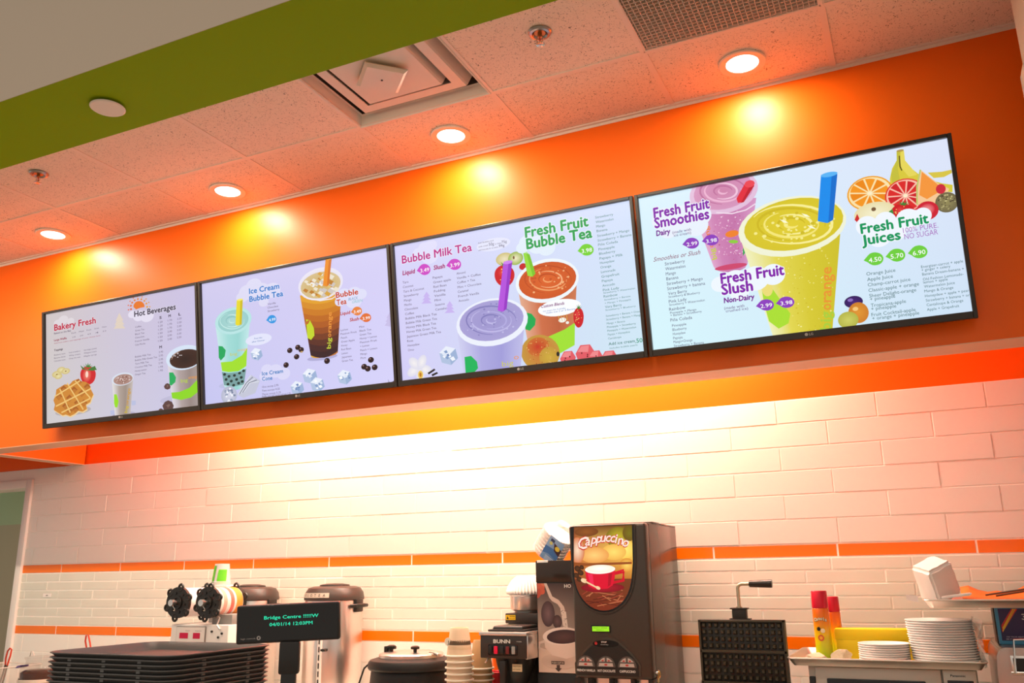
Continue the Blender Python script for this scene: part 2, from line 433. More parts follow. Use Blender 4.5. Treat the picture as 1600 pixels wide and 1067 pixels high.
# what the four screens show, as flat shapes; lengths in half millimetres from the top left corner of each panel
PICTURES = [
[
('B',[(206,196,196),(200,190,226),(202,198,232),(206,202,202)]),
('E',290,116,74,46,0.0,(220,212,218)),
('E',204,139,59,37,0.0,(220,212,218)),
('E',399,143,53,34,0.0,(220,212,218)),
('P',[1047,230,1099,153,1156,240],(222,206,190)),
('P',[1032,268,1098,193,1168,282],(222,206,190)),
('P',[1017,305,1097,233,1181,323],(222,206,190)),
('T','Bakery Fresh',150,214,617,68.4,(190,18,60),0.03,0.0,(222,214,222)),
('T','Baked on the Bay',149,252,253,18.8,(92,78,104),0.015,0.0),
('T','Large Waffle',148,325,190,22.0,(150,40,70),0.025,0.0),
('T','Each',409,280,67,15.2,(92,78,104)),
('T','2.99',420,325,48,15.2,(92,78,104)),
('T','Meal',521,279,67,15.0,(92,78,104)),
('T','3.49',533,324,47,15.2,(92,78,104)),
('T','Fruit',633,278,66,15.0,(92,78,104)),
('T','4.9',644,322,47,15.0,(92,78,104)),
('T','Straw',744,276,66,15.0,(92,78,104)),
('T','4',755,321,47,15.0,(92,78,104)),
('T','Choco',854,275,65,15.0,(92,78,104)),
('T','5.0',864,319,46,14.8,(92,78,104)),
('T','Add fruit wafers and toppings of your choice here',148,355,678,13.6,(170,60,90)),
('T','Toppings',147,432,132,22.0,(60,40,60),0.025,0.0),
('T','Blueberry sauce',147,480,170,15.4,(92,78,104)),
('T','Fresh strawberry',370,480,167,15.0,(92,78,104)),
('T','Hot fudge caramel',589,481,183,15.0,(92,78,104)),
('T','Banana slices',146,512,170,15.2,(92,78,104)),
('T','Whip cream',369,512,167,15.2,(92,78,104)),
('T','Whipped cream',588,512,183,15.0,(92,78,104)),
('T','Chocolate sauce',146,544,170,15.2,(92,78,104)),
('T','Chop the nuts',369,543,167,15.0,(92,78,104)),
('T','Maple syrup',588,544,183,15.0,(92,78,104)),
('E',186,680,73,36,0.0,(232,222,170),(206,186,120)),
('E',252,640,63,31,0.0,(232,222,170),(206,186,120)),
('E',319,661,63,31,0.0,(232,222,170),(206,186,120)),
('E',210,703,58,29,0.0,(232,222,170),(206,186,120)),
('E',186,680,15,7,0.0,(150,120,60)),
('E',319,661,14,7,0.0,(150,120,60)),
('P',[647,643,675,649,701,660,723,675,740,693,752,714,757,735,754,760,745,785,730,806,709,822,684,832,657,836,629,833,602,824,578,809,557,788,542,764,534,737,533,712,538,691,551,673,569,658,592,648,619,643],(206,24,34)),
('E',628,736,62,69,0.0,(236,130,110),(214,50,50)),
('E',628,727,20,34,0.0,(250,214,196)),
('P',[630,654,577,627,663,662],(60,130,50)),
('P',[630,654,606,611,663,662],(60,130,50)),
('P',[630,654,648,609,663,662],(60,130,50)),
('P',[630,654,688,620,663,662],(60,130,50)),
('P',[630,654,717,642,663,662],(60,130,50)),
('P',[627,686,534,621,562,667],(66,120,50)),
('P',[627,686,570,608,597,654],(66,120,50)),
('P',[627,686,605,629,632,675],(66,120,50)),
('P',[627,686,710,657,737,702],(66,120,50)),
('P',[627,686,745,652,772,698],(66,120,50)),
('E',420,1085,261,43,0.0,(180,172,176)),
('P',[186,853,242,833,314,811,379,824,434,786,498,776,564,806,615,815,675,847,688,891,729,955,700,993,681,1031,620,1051,633,1095,570,1118,507,1103,454,1131,388,1148,322,1125,279,1131,203,1092,145,1060,165,1009,142,960,176,910],(236,206,150)),
('P',[177,838,233,819,305,796,369,809,425,772,489,762,555,792,606,801,666,833,679,877,720,941,691,979,672,1017,611,1037,624,1081,560,1104,497,1089,445,1117,379,1134,313,1111,270,1117,193,1078,136,1046,156,995,132,946,167,896],(206,134,48)),
('P',[162,909,215,877,267,919,214,954],(168,92,26)),
('P',[181,921,220,904,258,925,214,950],(190,116,40)),
('P',[235,836,288,805,340,846,287,881],(168,92,26)),
('P',[254,848,293,832,331,852,287,878],(190,116,40)),
('P',[261,1018,314,986,366,1027,313,1062],(168,92,26)),
('P',[280,1029,319,1013,357,1033,313,1059],(190,116,40)),
('P',[320,941,373,909,424,951,372,985],(168,92,26)),
('P',[339,952,377,936,415,956,372,982],(190,116,40)),
('P',[388,861,441,830,492,871,439,906],(168,92,26)),
('P',[407,873,445,857,482,877,439,903],(190,116,40)),
('P',[318,1072,371,1041,422,1082,370,1117],(168,92,26)),
('P',[337,1084,375,1068,413,1088,370,1113],(190,116,40)),
('P',[455,788,508,757,559,799,507,833],(168,92,26)),
('P',[474,800,512,784,550,805,507,830],(190,116,40)),
('P',[438,1001,490,970,541,1011,489,1045],(168,92,26)),
('P',[456,1013,494,997,532,1017,489,1042],(190,116,40)),
('P',[501,909,553,878,604,919,552,953],(168,92,26)),
('P',[519,920,557,904,594,924,552,950],(190,116,40)),
('P',[582,851,634,820,684,861,632,895],(168,92,26)),
('P',[600,863,638,847,675,867,632,892],(190,116,40)),
('P',[532,1010,584,979,634,1020,582,1054],(168,92,26)),
('P',[550,1022,588,1006,625,1025,583,1051],(190,116,40)),
('P',[408,1064,461,1033,512,1074,460,1108],(168,92,26)),
('P',[427,1076,465,1060,502,1079,460,1105],(190,116,40)),
('S',[152,911,531,783],15,(238,196,116)),
('S',[170,1013,682,881],15,(238,196,116)),
('S',[253,1086,680,978],15,(238,196,116)),
('S',[232,836,384,1098],15,(238,196,116)),
('S',[341,788,573,1083],15,(238,196,116)),
('S',[460,776,680,978],15,(238,196,116)),
('E',1141,1182,156,22,0.0,(176,170,196)),
('C',984,830,1277,828,1229,1198,1020,1195,0.1,[(226,222,224),(176,160,150),(156,140,130),(196,184,178)]),
('E',1132,829,149,64,0.0,(214,222,236)),
('E',1138,833,131,52,0.0,(150,104,92),(176,140,130)),
('K',1138,833,108,39,46,[(206,180,172),(120,80,70),(226,206,200)],4.5,9.0),
('P',[1012,970,1048,974,1073,1048,1054,1107,1022,1101,1010,1058],(150,220,30)),
('R','big',1186,1174,1201,1102,41,(206,180,40)),
('R','o',1202,1097,1208,1073,41,(206,150,40)),
('R','range',1209,1068,1238,933,41,(206,150,40)),
('P',[954,1127,1012,1129,1016,1171,961,1173],(184,190,222)),
('P',[1247,1058,1305,1061,1308,1102,1255,1104],(184,190,222)),
('E',1373,222,81,53,0.0,(226,220,238)),
('E',1484,240,89,59,0.0,(226,220,238)),
('E',1284,194,59,38,0.0,(226,220,238)),
('P',[1301,122,1301,110,1306,98,1314,88,1325,80,1339,74,1354,71,1371,71,1388,73,1404,78,1419,86,1432,96,1442,107,1449,119,1452,131,1451,144,1398,143,1335,151],(230,116,30)),
('E',1267,139,14,10,0.0,(226,96,40)),
('E',1232,141,9,7,0.0,(226,96,40)),
('E',1266,104,14,10,0.0,(226,104,40)),
('E',1231,95,9,7,0.0,(226,104,40)),
('E',1285,75,14,10,0.0,(226,112,40)),
('E',1256,56,9,7,0.0,(226,112,40)),
('E',1320,56,14,10,0.0,(226,120,40)),
('E',1302,31,9,7,0.0,(226,120,40)),
('E',1364,50,14,10,0.0,(226,128,40)),
('E',1361,24,9,7,0.0,(226,128,40)),
('E',1411,59,13,10,0.0,(226,136,40)),
('E',1422,36,9,7,0.0,(226,136,40)),
('E',1451,81,13,10,0.0,(226,144,40)),
('E',1475,65,9,7,0.0,(226,144,40)),
('E',1478,112,13,10,0.0,(226,152,40)),
('E',1510,105,9,7,0.0,(226,152,40)),
('E',1487,147,13,10,0.0,(226,160,40)),
('E',1523,151,9,7,0.0,(226,160,40)),
('T','Hot Beverages',1310,223,555,58.8,(58,52,74),0.03,0.0,(226,220,238)),
('T','S',1647,291,31,27.2,(60,50,70),0.03,0.0),
('T','M',1767,290,30,27.2,(60,50,70),0.03,0.0),
('T','L',1897,291,30,27.2,(60,50,70),0.03,0.0),
('T','Coffee',1320,337,83,17.8,(92,78,104)),
('T','Green Tea',1319,373,124,17.8,(92,78,104)),
('T','Black Tea',1318,409,124,17.8,(92,78,104)),
('T','Chocolate',1317,444,124,18.0,(92,78,104)),
('T','French Vanilla',1315,480,193,17.8,(92,78,104)),
('T','Cafe Mocha',1314,516,138,17.8,(92,78,104)),
('T','1.20',1630,331,57,19.4,(92,78,104)),
('T','1.20',1629,368,57,19.4,(92,78,104)),
('T','1.20',1628,404,57,19.2,(92,78,104)),
('T','1.50',1626,441,57,19.2,(92,78,104)),
('T','1.50',1625,478,57,19.2,(92,78,104)),
('T','1.50',1623,515,57,19.2,(92,78,104)),
('T','1.70',1755,330,56,19.2,(92,78,104)),
('T','1.70',1753,367,56,19.2,(92,78,104)),
('T','1.70',1752,404,56,19.0,(92,78,104)),
('T','2.00',1750,440,56,19.2,(92,78,104)),
('T','2.00',1748,477,56,19.0,(92,78,104)),
('T','2.00',1747,514,56,19.0,(92,78,104)),
('T','2.20',1878,330,56,19.0,(92,78,104)),
('T','2.20',1876,367,56,19.2,(92,78,104)),
('T','2.20',1874,403,56,19.2,(92,78,104)),
('T','2.50',1873,440,56,19.0,(92,78,104)),
('T','2.50',1871,476,55,19.2,(92,78,104)),
('T','2.50',1870,512,55,19.0,(92,78,104)),
('T','M',1638,582,33,27.0,(60,50,70),0.03,0.0),
('T','Bubble Milk Tea',1310,635,212,17.8,(92,78,104)),
('T','Bubble Milk Green Tea',1309,670,296,17.8,(92,78,104)),
('T','Taro Milk Tea',1308,705,184,17.8,(92,78,104)),
('T','Coconut Milk Tea',1307,740,226,17.6,(92,78,104)),
('T','Honey Lemon',1305,776,156,17.6,(92,78,104)),
('T','Ginger Tea',1304,811,141,17.6,(92,78,104)),
('T','2.95',1628,626,56,19.2,(92,78,104)),
('T','2.95',1626,662,56,19.2,(92,78,104)),
('T','2.95',1625,699,56,19.0,(92,78,104)),
('T','2.95',1623,735,56,19.0,(92,78,104)),
('T','1.95',1622,772,56,18.8,(92,78,104)),
('T','1.95',1620,808,56,19.0,(92,78,104)),
('E',1924,1098,294,46,0.0,(190,186,214)),
('C',1733,702,2157,687,2130,1225,1803,1210,0.06,[(222,216,226),(176,160,158),(150,134,130),(170,156,152)]),
('E',1958,708,237,119,0.0,(212,226,244)),
('E',1971,722,203,91,0.0,(40,18,16),(64,34,26)),
('S',[1792,708,1826,665,1902,638],6,(190,150,130)),
('E',1824,674,9,5,0.0,(206,196,200)),
('E',1841,679,9,5,0.0,(206,196,200)),
('E',1875,657,9,5,0.0,(206,196,200)),
('E',1795,685,9,5,0.0,(206,196,200)),
('E',1828,660,9,5,0.0,(206,196,200)),
('E',1921,682,8,5,0.0,(206,196,200)),
('E',1901,680,8,5,0.0,(206,196,200)),
('E',1876,662,9,5,0.0,(206,196,200)),
('E',1874,695,8,5,0.0,(206,196,200)),
('P',[1757,831,1808,836,1844,887,1834,933,1782,962,1761,951],(30,170,90)),
('P',[1779,1029,1885,1032,2012,1006,2124,932,2118,1055,2028,1100,1902,1111,1789,1085],(140,214,30)),
('T','big',1905,945,89,34.2,(180,206,60),0.01,0.0),
('T','orange',2002,921,123,31.0,(226,150,50),0.01,0.0),
('P',[1773,968,1764,989,1729,995,1696,982,1686,959,1706,939,1731,932,1759,944],(92,62,60)),
('P',[1724,966,1745,959,1730,964],(60,36,36)),
('P',[1719,947,1749,959,1730,971],(130,98,90)),
('P',[1730,971,1739,958,1730,976],(130,98,90)),
('P',[1738,952,1738,958,1730,964],(130,98,90)),
('P',[1715,970,1740,958,1730,973],(130,98,90)),
('P',[1807,1158,1792,1194,1733,1204,1677,1184,1660,1145,1694,1110,1737,1099,1784,1118],(92,62,60)),
('P',[1720,1159,1756,1143,1735,1166],(130,98,90)),
('P',[1728,1163,1760,1143,1734,1176],(130,98,90)),
('P',[1749,1155,1741,1141,1734,1174],(60,36,36)),
('P',[1736,1134,1766,1144,1734,1167],(130,98,90)),
('P',[1706,1143,1759,1143,1735,1164],(130,98,90)),
('P',[1674,1196,1666,1213,1638,1217,1612,1208,1604,1189,1620,1173,1640,1168,1662,1177],(92,62,60)),
('P',[1642,1188,1642,1188,1639,1196],(130,98,90)),
('P',[1644,1181,1650,1189,1639,1193],(130,98,90)),
('P',[1635,1198,1644,1188,1639,1195],(60,36,36)),
('P',[1630,1181,1650,1188,1639,1193],(60,36,36)),
('P',[1646,1186,1644,1188,1639,1201],(130,98,90)),
],
[
('B',[(206,200,236),(212,206,246),(214,210,250),(196,196,240)]),
('E',656,132,91,65,0.0,(220,218,244)),
('E',574,184,99,71,0.0,(220,218,244)),
('E',730,206,117,85,0.0,(220,218,244)),
('E',866,210,97,70,0.0,(220,218,244)),
('E',513,223,72,51,0.0,(220,218,244)),
('E',764,306,58,42,0.0,(220,218,244)),
('T','Ice Cream',597,205,354,53.8,(30,120,200),0.028,0.0,(226,226,250)),
('T','Bubble Tea',597,280,395,53.6,(30,120,200),0.028,0.0,(226,226,250)),
('T','Vanilla',809,340,94,18.6,(92,78,104)),
('T','Chocolate',807,373,121,18.8,(92,78,104)),
('T','Strawberry',806,406,135,18.8,(92,78,104)),
('P',[785,479,813,450,821,444,831,440,843,438,855,439,866,441,877,446,887,453,894,461,899,470,902,479,901,489,898,497,892,505,884,511,874,515,862,517,851,516,839,514,828,509,818,503,810,495],(40,150,226)),
('T','4.99',816,495,76,27.8,(255,255,255),0.008,0.0),
('E',376,1029,179,31,0.0,(188,190,226)),
('C',178,435,602,426,498,1042,257,1026,0.1,[(196,232,232),(160,218,214),(150,212,208),(190,230,232)]),
('E',396,431,220,127,0.0,(206,240,240),(180,226,226)),
('E',396,431,184,102,0.0,(170,214,212),(150,204,202)),
('S',[417,441,414,444,410,446,405,447,400,449,394,449,388,449,382,448,376,447,370,446,364,443,359,441,355,438,352,435,349,431,348,428,348,425,348,421,350,418,353,416,356,413,361,412],11,(190,230,226)),
('S',[334,452,325,445,318,438,314,431,311,424,312,417,314,410,319,404,327,399,336,394,347,391,359,390,372,390,386,391,399,393,412,397,424,402,434,407,443,414,450,421,454,428,456,435],11,(134,190,190)),
('S',[333,372,353,370,374,370,396,373,417,378,437,385,455,394,470,404,481,415,489,427,492,439,491,450,486,461,477,470,464,478,448,484,429,487,409,489,387,488,365,485,344,479,325,472],11,(206,238,236)),
('S',[527,434,528,450,523,466,512,480,495,492,472,501,446,506,417,509,386,507,355,502,326,494,298,482,275,469,257,453,244,436,238,419,239,402,246,387,260,374,279,363,303,355,331,351],11,(190,230,226)),
('P',[448,243,522,241,497,479,445,485,422,469],(232,216,40)),
('P',[492,243,522,241,497,479,473,482],(206,186,20)),
('E',486,244,36,10,0.0,(244,232,110)),
('P',[209,647,257,656,296,698,281,754,231,789,208,758],(20,166,90)),
('P',[231,805,366,811,487,768,553,707,534,874,441,911,322,907,243,889],(160,222,40)),
('P',[239,896,322,917,441,920,532,897,498,1042,375,1048,261,1024],(120,160,160)),
('E',272,924,18,13,0.0,(30,50,46)),
('E',324,948,18,13,0.0,(30,50,46)),
('E',390,946,18,13,0.0,(30,50,46)),
('E',452,931,18,12,0.0,(30,50,46)),
('E',500,914,18,13,0.0,(30,50,46)),
('E',289,973,18,13,0.0,(30,50,46)),
('E',350,995,18,13,0.0,(30,50,46)),
('E',414,986,18,13,0.0,(30,50,46)),
('E',470,973,18,13,0.0,(30,50,46)),
('E',309,1019,18,13,0.0,(30,50,46)),
('E',376,1036,18,13,0.0,(30,50,46)),
('E',436,1023,18,13,0.0,(30,50,46)),
('E',480,1012,18,13,0.0,(30,50,46)),
('T','big',349,759,84,31.6,(200,200,80)),
('T','orange',437,728,117,28.2,(232,170,70)),
('E',689,645,152,53,0.0,(226,228,250)),
('T','Feel the',641,638,91,15.6,(60,110,180)),
('T','after Dinner',610,666,152,15.6,(60,110,180)),
('P',[730,802,676,839,606,816,589,756,642,718,713,742],(206,218,238)),
('P',[642,718,713,742,663,776,589,756],(232,238,250)),
('P',[589,756,663,776,676,839,606,816],(176,194,224)),
('P',[663,776,713,742,730,802,676,839],(156,178,214)),
('P',[620,802,648,793,661,815,638,821],(106,134,186)),
('P',[615,793,635,786,645,802,628,806],(250,252,255)),
('P',[636,767,665,758,679,781,655,787],(250,252,255)),
('P',[636,795,661,787,673,807,652,812],(222,230,246)),
('P',[634,776,653,771,662,785,646,789],(222,230,246)),
('P',[661,776,684,769,695,787,676,791],(240,244,252)),
('P',[628,787,643,783,651,795,638,798],(222,230,246)),
('P',[614,775,634,769,643,785,627,789],(222,230,246)),
('E',1040,789,30,24,0.0,(40,16,20)),
('E',1031,780,9,5,0.0,(150,110,110)),
('E',1131,772,30,24,0.0,(40,16,20)),
('E',1122,763,9,5,0.0,(150,110,110)),
('E',1167,798,30,24,0.0,(40,16,20)),
('E',1158,789,9,5,0.0,(150,110,110)),
('E',1113,855,30,24,0.0,(40,16,20)),
('E',1105,845,9,5,0.0,(150,110,110)),
('E',992,916,30,25,0.0,(40,16,20)),
('E',983,906,9,5,0.0,(150,110,110)),
('E',1171,817,15,8,0.0,(190,150,90)),
('E',772,932,65,47,0.0,(218,216,246)),
('E',866,957,84,61,0.0,(218,216,246)),
('E',959,991,76,55,0.0,(218,216,246)),
('E',749,991,65,47,0.0,(218,216,246)),
('T','Ice Cream',715,982,241,37.0,(30,120,190),0.02,0.0),
('T','Cone',713,1031,119,36.8,(30,120,190),0.02,0.0),
('T','One scoop 2.95',709,1096,188,18.4,(92,78,104)),
('T','Two scoops 4.25',708,1130,201,18.4,(92,78,104)),
('T','Three scoop 5.25',706,1163,214,18.4,(92,78,104)),
('T','Waffle cone with sauces and nuts 1.25',704,1184,323,18.4,(92,78,104)),
('P',[586,961,690,1025,630,1133,488,1166,415,1127,494,1042],(196,198,216)),
('S',[427,1129,514,1028,586,967],6,(226,230,240)),
('S',[445,1124,530,1030,608,984],6,(90,96,112)),
('S',[463,1120,546,1031,631,1000],6,(226,230,240)),
('S',[481,1115,561,1033,653,1016],6,(90,96,112)),
('S',[499,1111,577,1035,676,1033],6,(226,230,240)),
('E',320,1124,95,84,0.0,(214,214,232),(180,184,206)),
('K',320,1124,72,62,26,[(240,242,250),(150,160,186),(120,132,160)],8.0,17.9),
('E',1392,894,164,24,0.0,(176,172,214)),
('C',1181,304,1632,333,1561,869,1272,873,0.055,[(226,176,70),(214,140,30),(196,112,24),(190,116,50)]),
('P',[1181,304,1256,329,1331,348,1406,358,1482,358,1557,348,1632,333,1625,386,1553,401,1480,412,1407,413,1335,403,1262,384,1190,360],(226,160,40)),
('P',[1190,360,1262,384,1335,403,1407,413,1480,412,1553,401,1625,386,1618,439,1548,455,1478,465,1408,467,1338,458,1269,440,1199,416],(214,140,34)),
('P',[1199,416,1269,440,1338,458,1408,467,1478,465,1548,455,1618,439,1611,491,1544,508,1476,519,1409,521,1342,513,1275,496,1208,473],(204,122,28)),
('P',[1208,473,1275,496,1342,513,1409,521,1476,519,1544,508,1611,491,1604,544,1539,561,1474,573,1410,576,1345,568,1281,551,1217,529],(190,104,26)),
('P',[1217,529,1281,551,1345,568,1410,576,1474,573,1539,561,1604,544,1597,596,1535,614,1473,626,1411,630,1349,623,1287,606,1226,584],(176,90,28)),
('P',[1226,584,1287,606,1349,623,1411,630,1473,626,1535,614,1597,596,1590,649,1530,667,1471,680,1411,684,1352,677,1294,661,1235,640],(150,74,30)),
('P',[1235,640,1294,661,1352,677,1411,684,1471,680,1530,667,1590,649,1583,701,1526,720,1469,733,1412,738,1356,732,1300,716,1244,696],(120,58,30)),
('P',[1244,696,1300,716,1356,732,1412,738,1469,733,1526,720,1583,701,1576,753,1522,773,1467,786,1413,791,1359,786,1306,771,1253,751],(92,44,32)),
('P',[1253,751,1306,771,1359,786,1413,791,1467,786,1522,773,1576,753,1569,806,1517,825,1465,840,1414,845,1363,840,1312,826,1261,806],(70,34,34)),
('P',[1261,806,1312,826,1363,840,1414,845,1465,840,1517,825,1569,806,1562,858,1513,878,1464,893,1415,899,1366,894,1318,881,1270,862],(56,28,34)),
('E',1412,233,244,147,0.0,(222,214,226),(232,228,244)),
('E',1411,244,218,119,0.0,(206,170,90),(214,190,140)),
('P',[1394,226,1407,217,1426,228,1414,240],(206,196,190)),
('P',[1495,264,1521,247,1556,268,1534,290],(190,124,40)),
('P',[1298,196,1318,182,1346,199,1328,216],(190,124,40)),
('P',[1404,149,1422,138,1447,152,1431,168],(240,236,232)),
('P',[1505,313,1538,291,1583,317,1554,346],(206,196,190)),
('P',[1384,183,1401,172,1425,186,1410,201],(190,124,40)),
('P',[1389,284,1410,270,1441,287,1421,306],(206,196,190)),
('P',[1491,300,1524,279,1569,305,1540,333],(206,196,190)),
('P',[1441,190,1472,170,1514,194,1487,221],(214,160,60)),
('P',[1533,303,1550,292,1573,305,1558,320],(226,190,110)),
('P',[1305,243,1320,233,1341,245,1328,258],(226,190,110)),
('P',[1480,238,1510,219,1552,243,1525,269],(226,190,110)),
('P',[1414,293,1444,274,1485,297,1459,323],(206,196,190)),
('P',[1509,298,1533,282,1568,302,1546,324],(240,236,232)),
('P',[1340,321,1358,309,1384,324,1367,339],(190,124,40)),
('P',[1315,189,1340,173,1374,193,1352,214],(236,226,206)),
('P',[1464,232,1476,224,1493,234,1482,245],(226,190,110)),
('P',[1498,251,1531,229,1576,255,1547,284],(206,196,190)),
('P',[1399,328,1429,308,1471,332,1445,359],(206,196,190)),
('P',[1385,140,1409,124,1443,144,1422,165],(214,160,60)),
('P',[1490,183,1523,161,1569,188,1539,217],(236,226,206)),
('P',[1390,221,1421,200,1465,225,1437,253],(206,196,190)),
('P',[1288,223,1320,202,1364,227,1336,255],(240,236,232)),
('P',[1358,231,1387,212,1426,235,1401,260],(214,160,60)),
('P',[1302,227,1315,219,1332,229,1321,240],(226,190,110)),
('P',[1217,267,1243,250,1279,271,1256,293],(190,124,40)),
('P',[1512,329,1535,313,1568,332,1547,353],(236,226,206)),
('P',[1330,268,1354,253,1387,272,1366,293],(236,226,206)),
('P',[1449,329,1481,307,1526,333,1497,361],(214,160,60)),
('P',[1388,233,1414,216,1450,236,1427,259],(240,236,232)),
('P',[1484,270,1502,259,1527,273,1511,289],(226,190,110)),
('P',[1345,231,1365,219,1391,234,1374,251],(236,226,206)),
('P',[1504,187,1517,178,1536,189,1524,201],(236,226,206)),
('P',[1544,304,1574,284,1616,308,1589,335],(236,226,206)),
('P',[1258,215,1274,205,1296,217,1282,231],(236,226,206)),
('P',[1286,292,1311,275,1346,295,1323,317],(190,124,40)),
('P',[1362,337,1384,323,1414,340,1394,359],(214,160,60)),
('P',[1234,189,1255,175,1284,192,1265,210],(236,226,206)),
('P',[1349,226,1371,212,1402,229,1382,249],(206,196,190)),
('P',[1403,181,1433,162,1474,186,1448,211],(226,190,110)),
('P',[1415,229,1440,212,1476,233,1453,255],(206,196,190)),
('P',[1306,320,1328,306,1357,323,1338,341],(236,226,206)),
('P',[1379,313,1406,295,1444,317,1420,341],(236,226,206)),
('P',[1425,200,1440,190,1461,203,1448,216],(236,226,206)),
('P',[1483,230,1514,209,1558,234,1530,262],(190,124,40)),
('P',[1484,312,1516,291,1561,317,1533,345],(206,196,190)),
('S',[1186,270,1276,348,1403,384,1531,386,1635,343],11,(240,236,244)),
('P',[1483,20,1549,21,1506,254,1483,269,1440,254],(236,140,30)),
('P',[1520,20,1549,21,1506,254,1483,266],(214,112,14)),
('E',1516,21,33,12,0.0,(246,170,80)),
('P',[1239,532,1283,546,1320,619,1323,689,1284,724,1245,700],(196,214,40)),
('P',[1265,543,1283,546,1263,574,1229,585,1223,561],(190,110,30)),
('R','big',1491,827,1500,730,45,(196,206,60)),
('R','o',1500,724,1503,692,45,(236,150,60)),
('R','range',1504,685,1521,504,45,(236,150,60)),
('E',1445,931,31,26,0.0,(40,16,20)),
('E',1436,921,9,6,0.0,(150,110,110)),
('E',1829,1025,30,25,0.0,(40,16,20)),
('E',1820,1015,9,6,0.0,(150,110,110)),
('E',1902,974,30,25,0.0,(40,16,20)),
('E',1894,964,9,6,0.0,(150,110,110)),
('E',1936,1042,30,25,0.0,(40,16,20)),
('E',1928,1033,9,6,0.0,(150,110,110)),
('E',1866,1046,30,25,0.0,(40,16,20)),
('E',1857,1037,9,6,0.0,(150,110,110)),
('P',[1335,1072,1274,1116,1193,1090,1174,1019,1236,975,1317,1001],(206,218,238)),
('P',[1236,975,1317,1001,1259,1043,1174,1019],(232,238,250)),
('P',[1174,1019,1259,1043,1274,1116,1193,1090],(176,194,224)),
('P',[1259,1043,1317,1001,1335,1072,1274,1116],(156,178,214)),
('P',[1210,1002,1240,993,1255,1017,1229,1023],(240,244,252)),
('P',[1240,1016,1258,1011,1266,1025,1252,1029],(250,252,255)),
('P',[1236,1020,1256,1013,1266,1029,1249,1034],(106,134,186)),
('P',[1247,1042,1264,1037,1273,1051,1258,1055],(106,134,186)),
('P',[1233,1038,1264,1028,1278,1053,1252,1060],(240,244,252)),
('P',[1243,1040,1267,1033,1279,1052,1258,1057],(222,230,246)),
('P',[1207,1021,1223,1016,1231,1029,1217,1032],(250,252,255)),
('P',[1205,1035,1222,1029,1231,1043,1216,1047],(240,244,252)),
('P',[1185,1160,1129,1201,1054,1177,1036,1113,1093,1072,1168,1096],(206,218,238)),
('P',[1093,1072,1168,1096,1115,1134,1036,1113],(232,238,250)),
('P',[1036,1113,1115,1134,1129,1201,1054,1177],(176,194,224)),
('P',[1115,1134,1168,1096,1185,1160,1129,1201],(156,178,214)),
('P',[1099,1131,1119,1124,1129,1140,1112,1144],(250,252,255)),
('P',[1089,1131,1120,1121,1135,1146,1109,1153],(130,156,200)),
('P',[1056,1133,1086,1123,1101,1147,1075,1154],(222,230,246)),
('P',[1082,1141,1103,1135,1113,1151,1095,1155],(106,134,186)),
('P',[1115,1130,1134,1124,1142,1139,1127,1143],(106,134,186)),
('P',[1123,1102,1144,1095,1154,1112,1136,1116],(250,252,255)),
('P',[1096,1104,1120,1097,1131,1115,1111,1120],(106,134,186)),
('P',[1099,1143,1129,1134,1143,1157,1118,1163],(130,156,200)),
('P',[1409,1154,1351,1196,1274,1172,1256,1104,1315,1062,1391,1087],(206,218,238)),
('P',[1315,1062,1391,1087,1337,1126,1256,1104],(232,238,250)),
('P',[1256,1104,1337,1126,1351,1196,1274,1172],(176,194,224)),
('P',[1337,1126,1391,1087,1409,1154,1351,1196],(156,178,214)),
('P',[1340,1142,1370,1132,1385,1156,1359,1163],(250,252,255)),
('P',[1339,1117,1369,1107,1383,1131,1358,1137],(130,156,200)),
('P',[1313,1131,1338,1122,1350,1142,1329,1148],(222,230,246)),
('P',[1355,1113,1379,1105,1390,1124,1370,1130],(222,230,246)),
('P',[1296,1090,1321,1082,1333,1102,1312,1107],(250,252,255)),
('P',[1308,1118,1327,1112,1336,1126,1320,1131],(240,244,252)),
('P',[1313,1157,1331,1151,1340,1165,1325,1169],(250,252,255)),
('P',[1301,1131,1329,1122,1343,1144,1319,1150],(130,156,200)),
('P',[1699,1119,1641,1160,1567,1136,1549,1070,1607,1028,1681,1053],(206,218,238)),
('P',[1607,1028,1681,1053,1628,1091,1549,1070],(232,238,250)),
('P',[1549,1070,1628,1091,1641,1160,1567,1136],(176,194,224)),
('P',[1628,1091,1681,1053,1699,1119,1641,1160],(156,178,214)),
('P',[1574,1098,1601,1089,1613,1110,1591,1116],(130,156,200)),
('P',[1563,1089,1592,1080,1605,1103,1581,1109],(250,252,255)),
('P',[1659,1102,1675,1097,1683,1109,1669,1113],(106,134,186)),
('P',[1624,1056,1639,1051,1646,1063,1633,1067],(130,156,200)),
('P',[1629,1073,1657,1064,1670,1086,1647,1092],(240,244,252)),
('P',[1651,1085,1669,1078,1678,1093,1663,1098],(130,156,200)),
('P',[1607,1082,1632,1074,1644,1094,1623,1100],(240,244,252)),
('P',[1613,1081,1642,1072,1656,1095,1632,1102],(222,230,246)),
('E',1659,368,72,54,0.0,(222,222,248)),
('E',1766,375,79,59,0.0,(222,222,248)),
('E',1836,392,64,48,0.0,(222,222,248)),
('E',1620,423,58,43,0.0,(222,222,248)),
('E',1762,442,82,62,0.0,(222,222,248)),
('T','Bubble',1575,386,238,51.4,(200,70,40),0.028,0.0,(230,230,250)),
('T','Tea',1578,453,108,51.2,(200,70,40),0.028,0.0,(230,230,250)),
('T','BLACK',1706,429,100,25.4,(90,150,190),0,0.2),
('T','GREEN',1743,459,111,25.6,(120,190,200),0,0.2),
('T','Liquid',1612,547,108,30.0,(190,60,50),0.03,0.1),
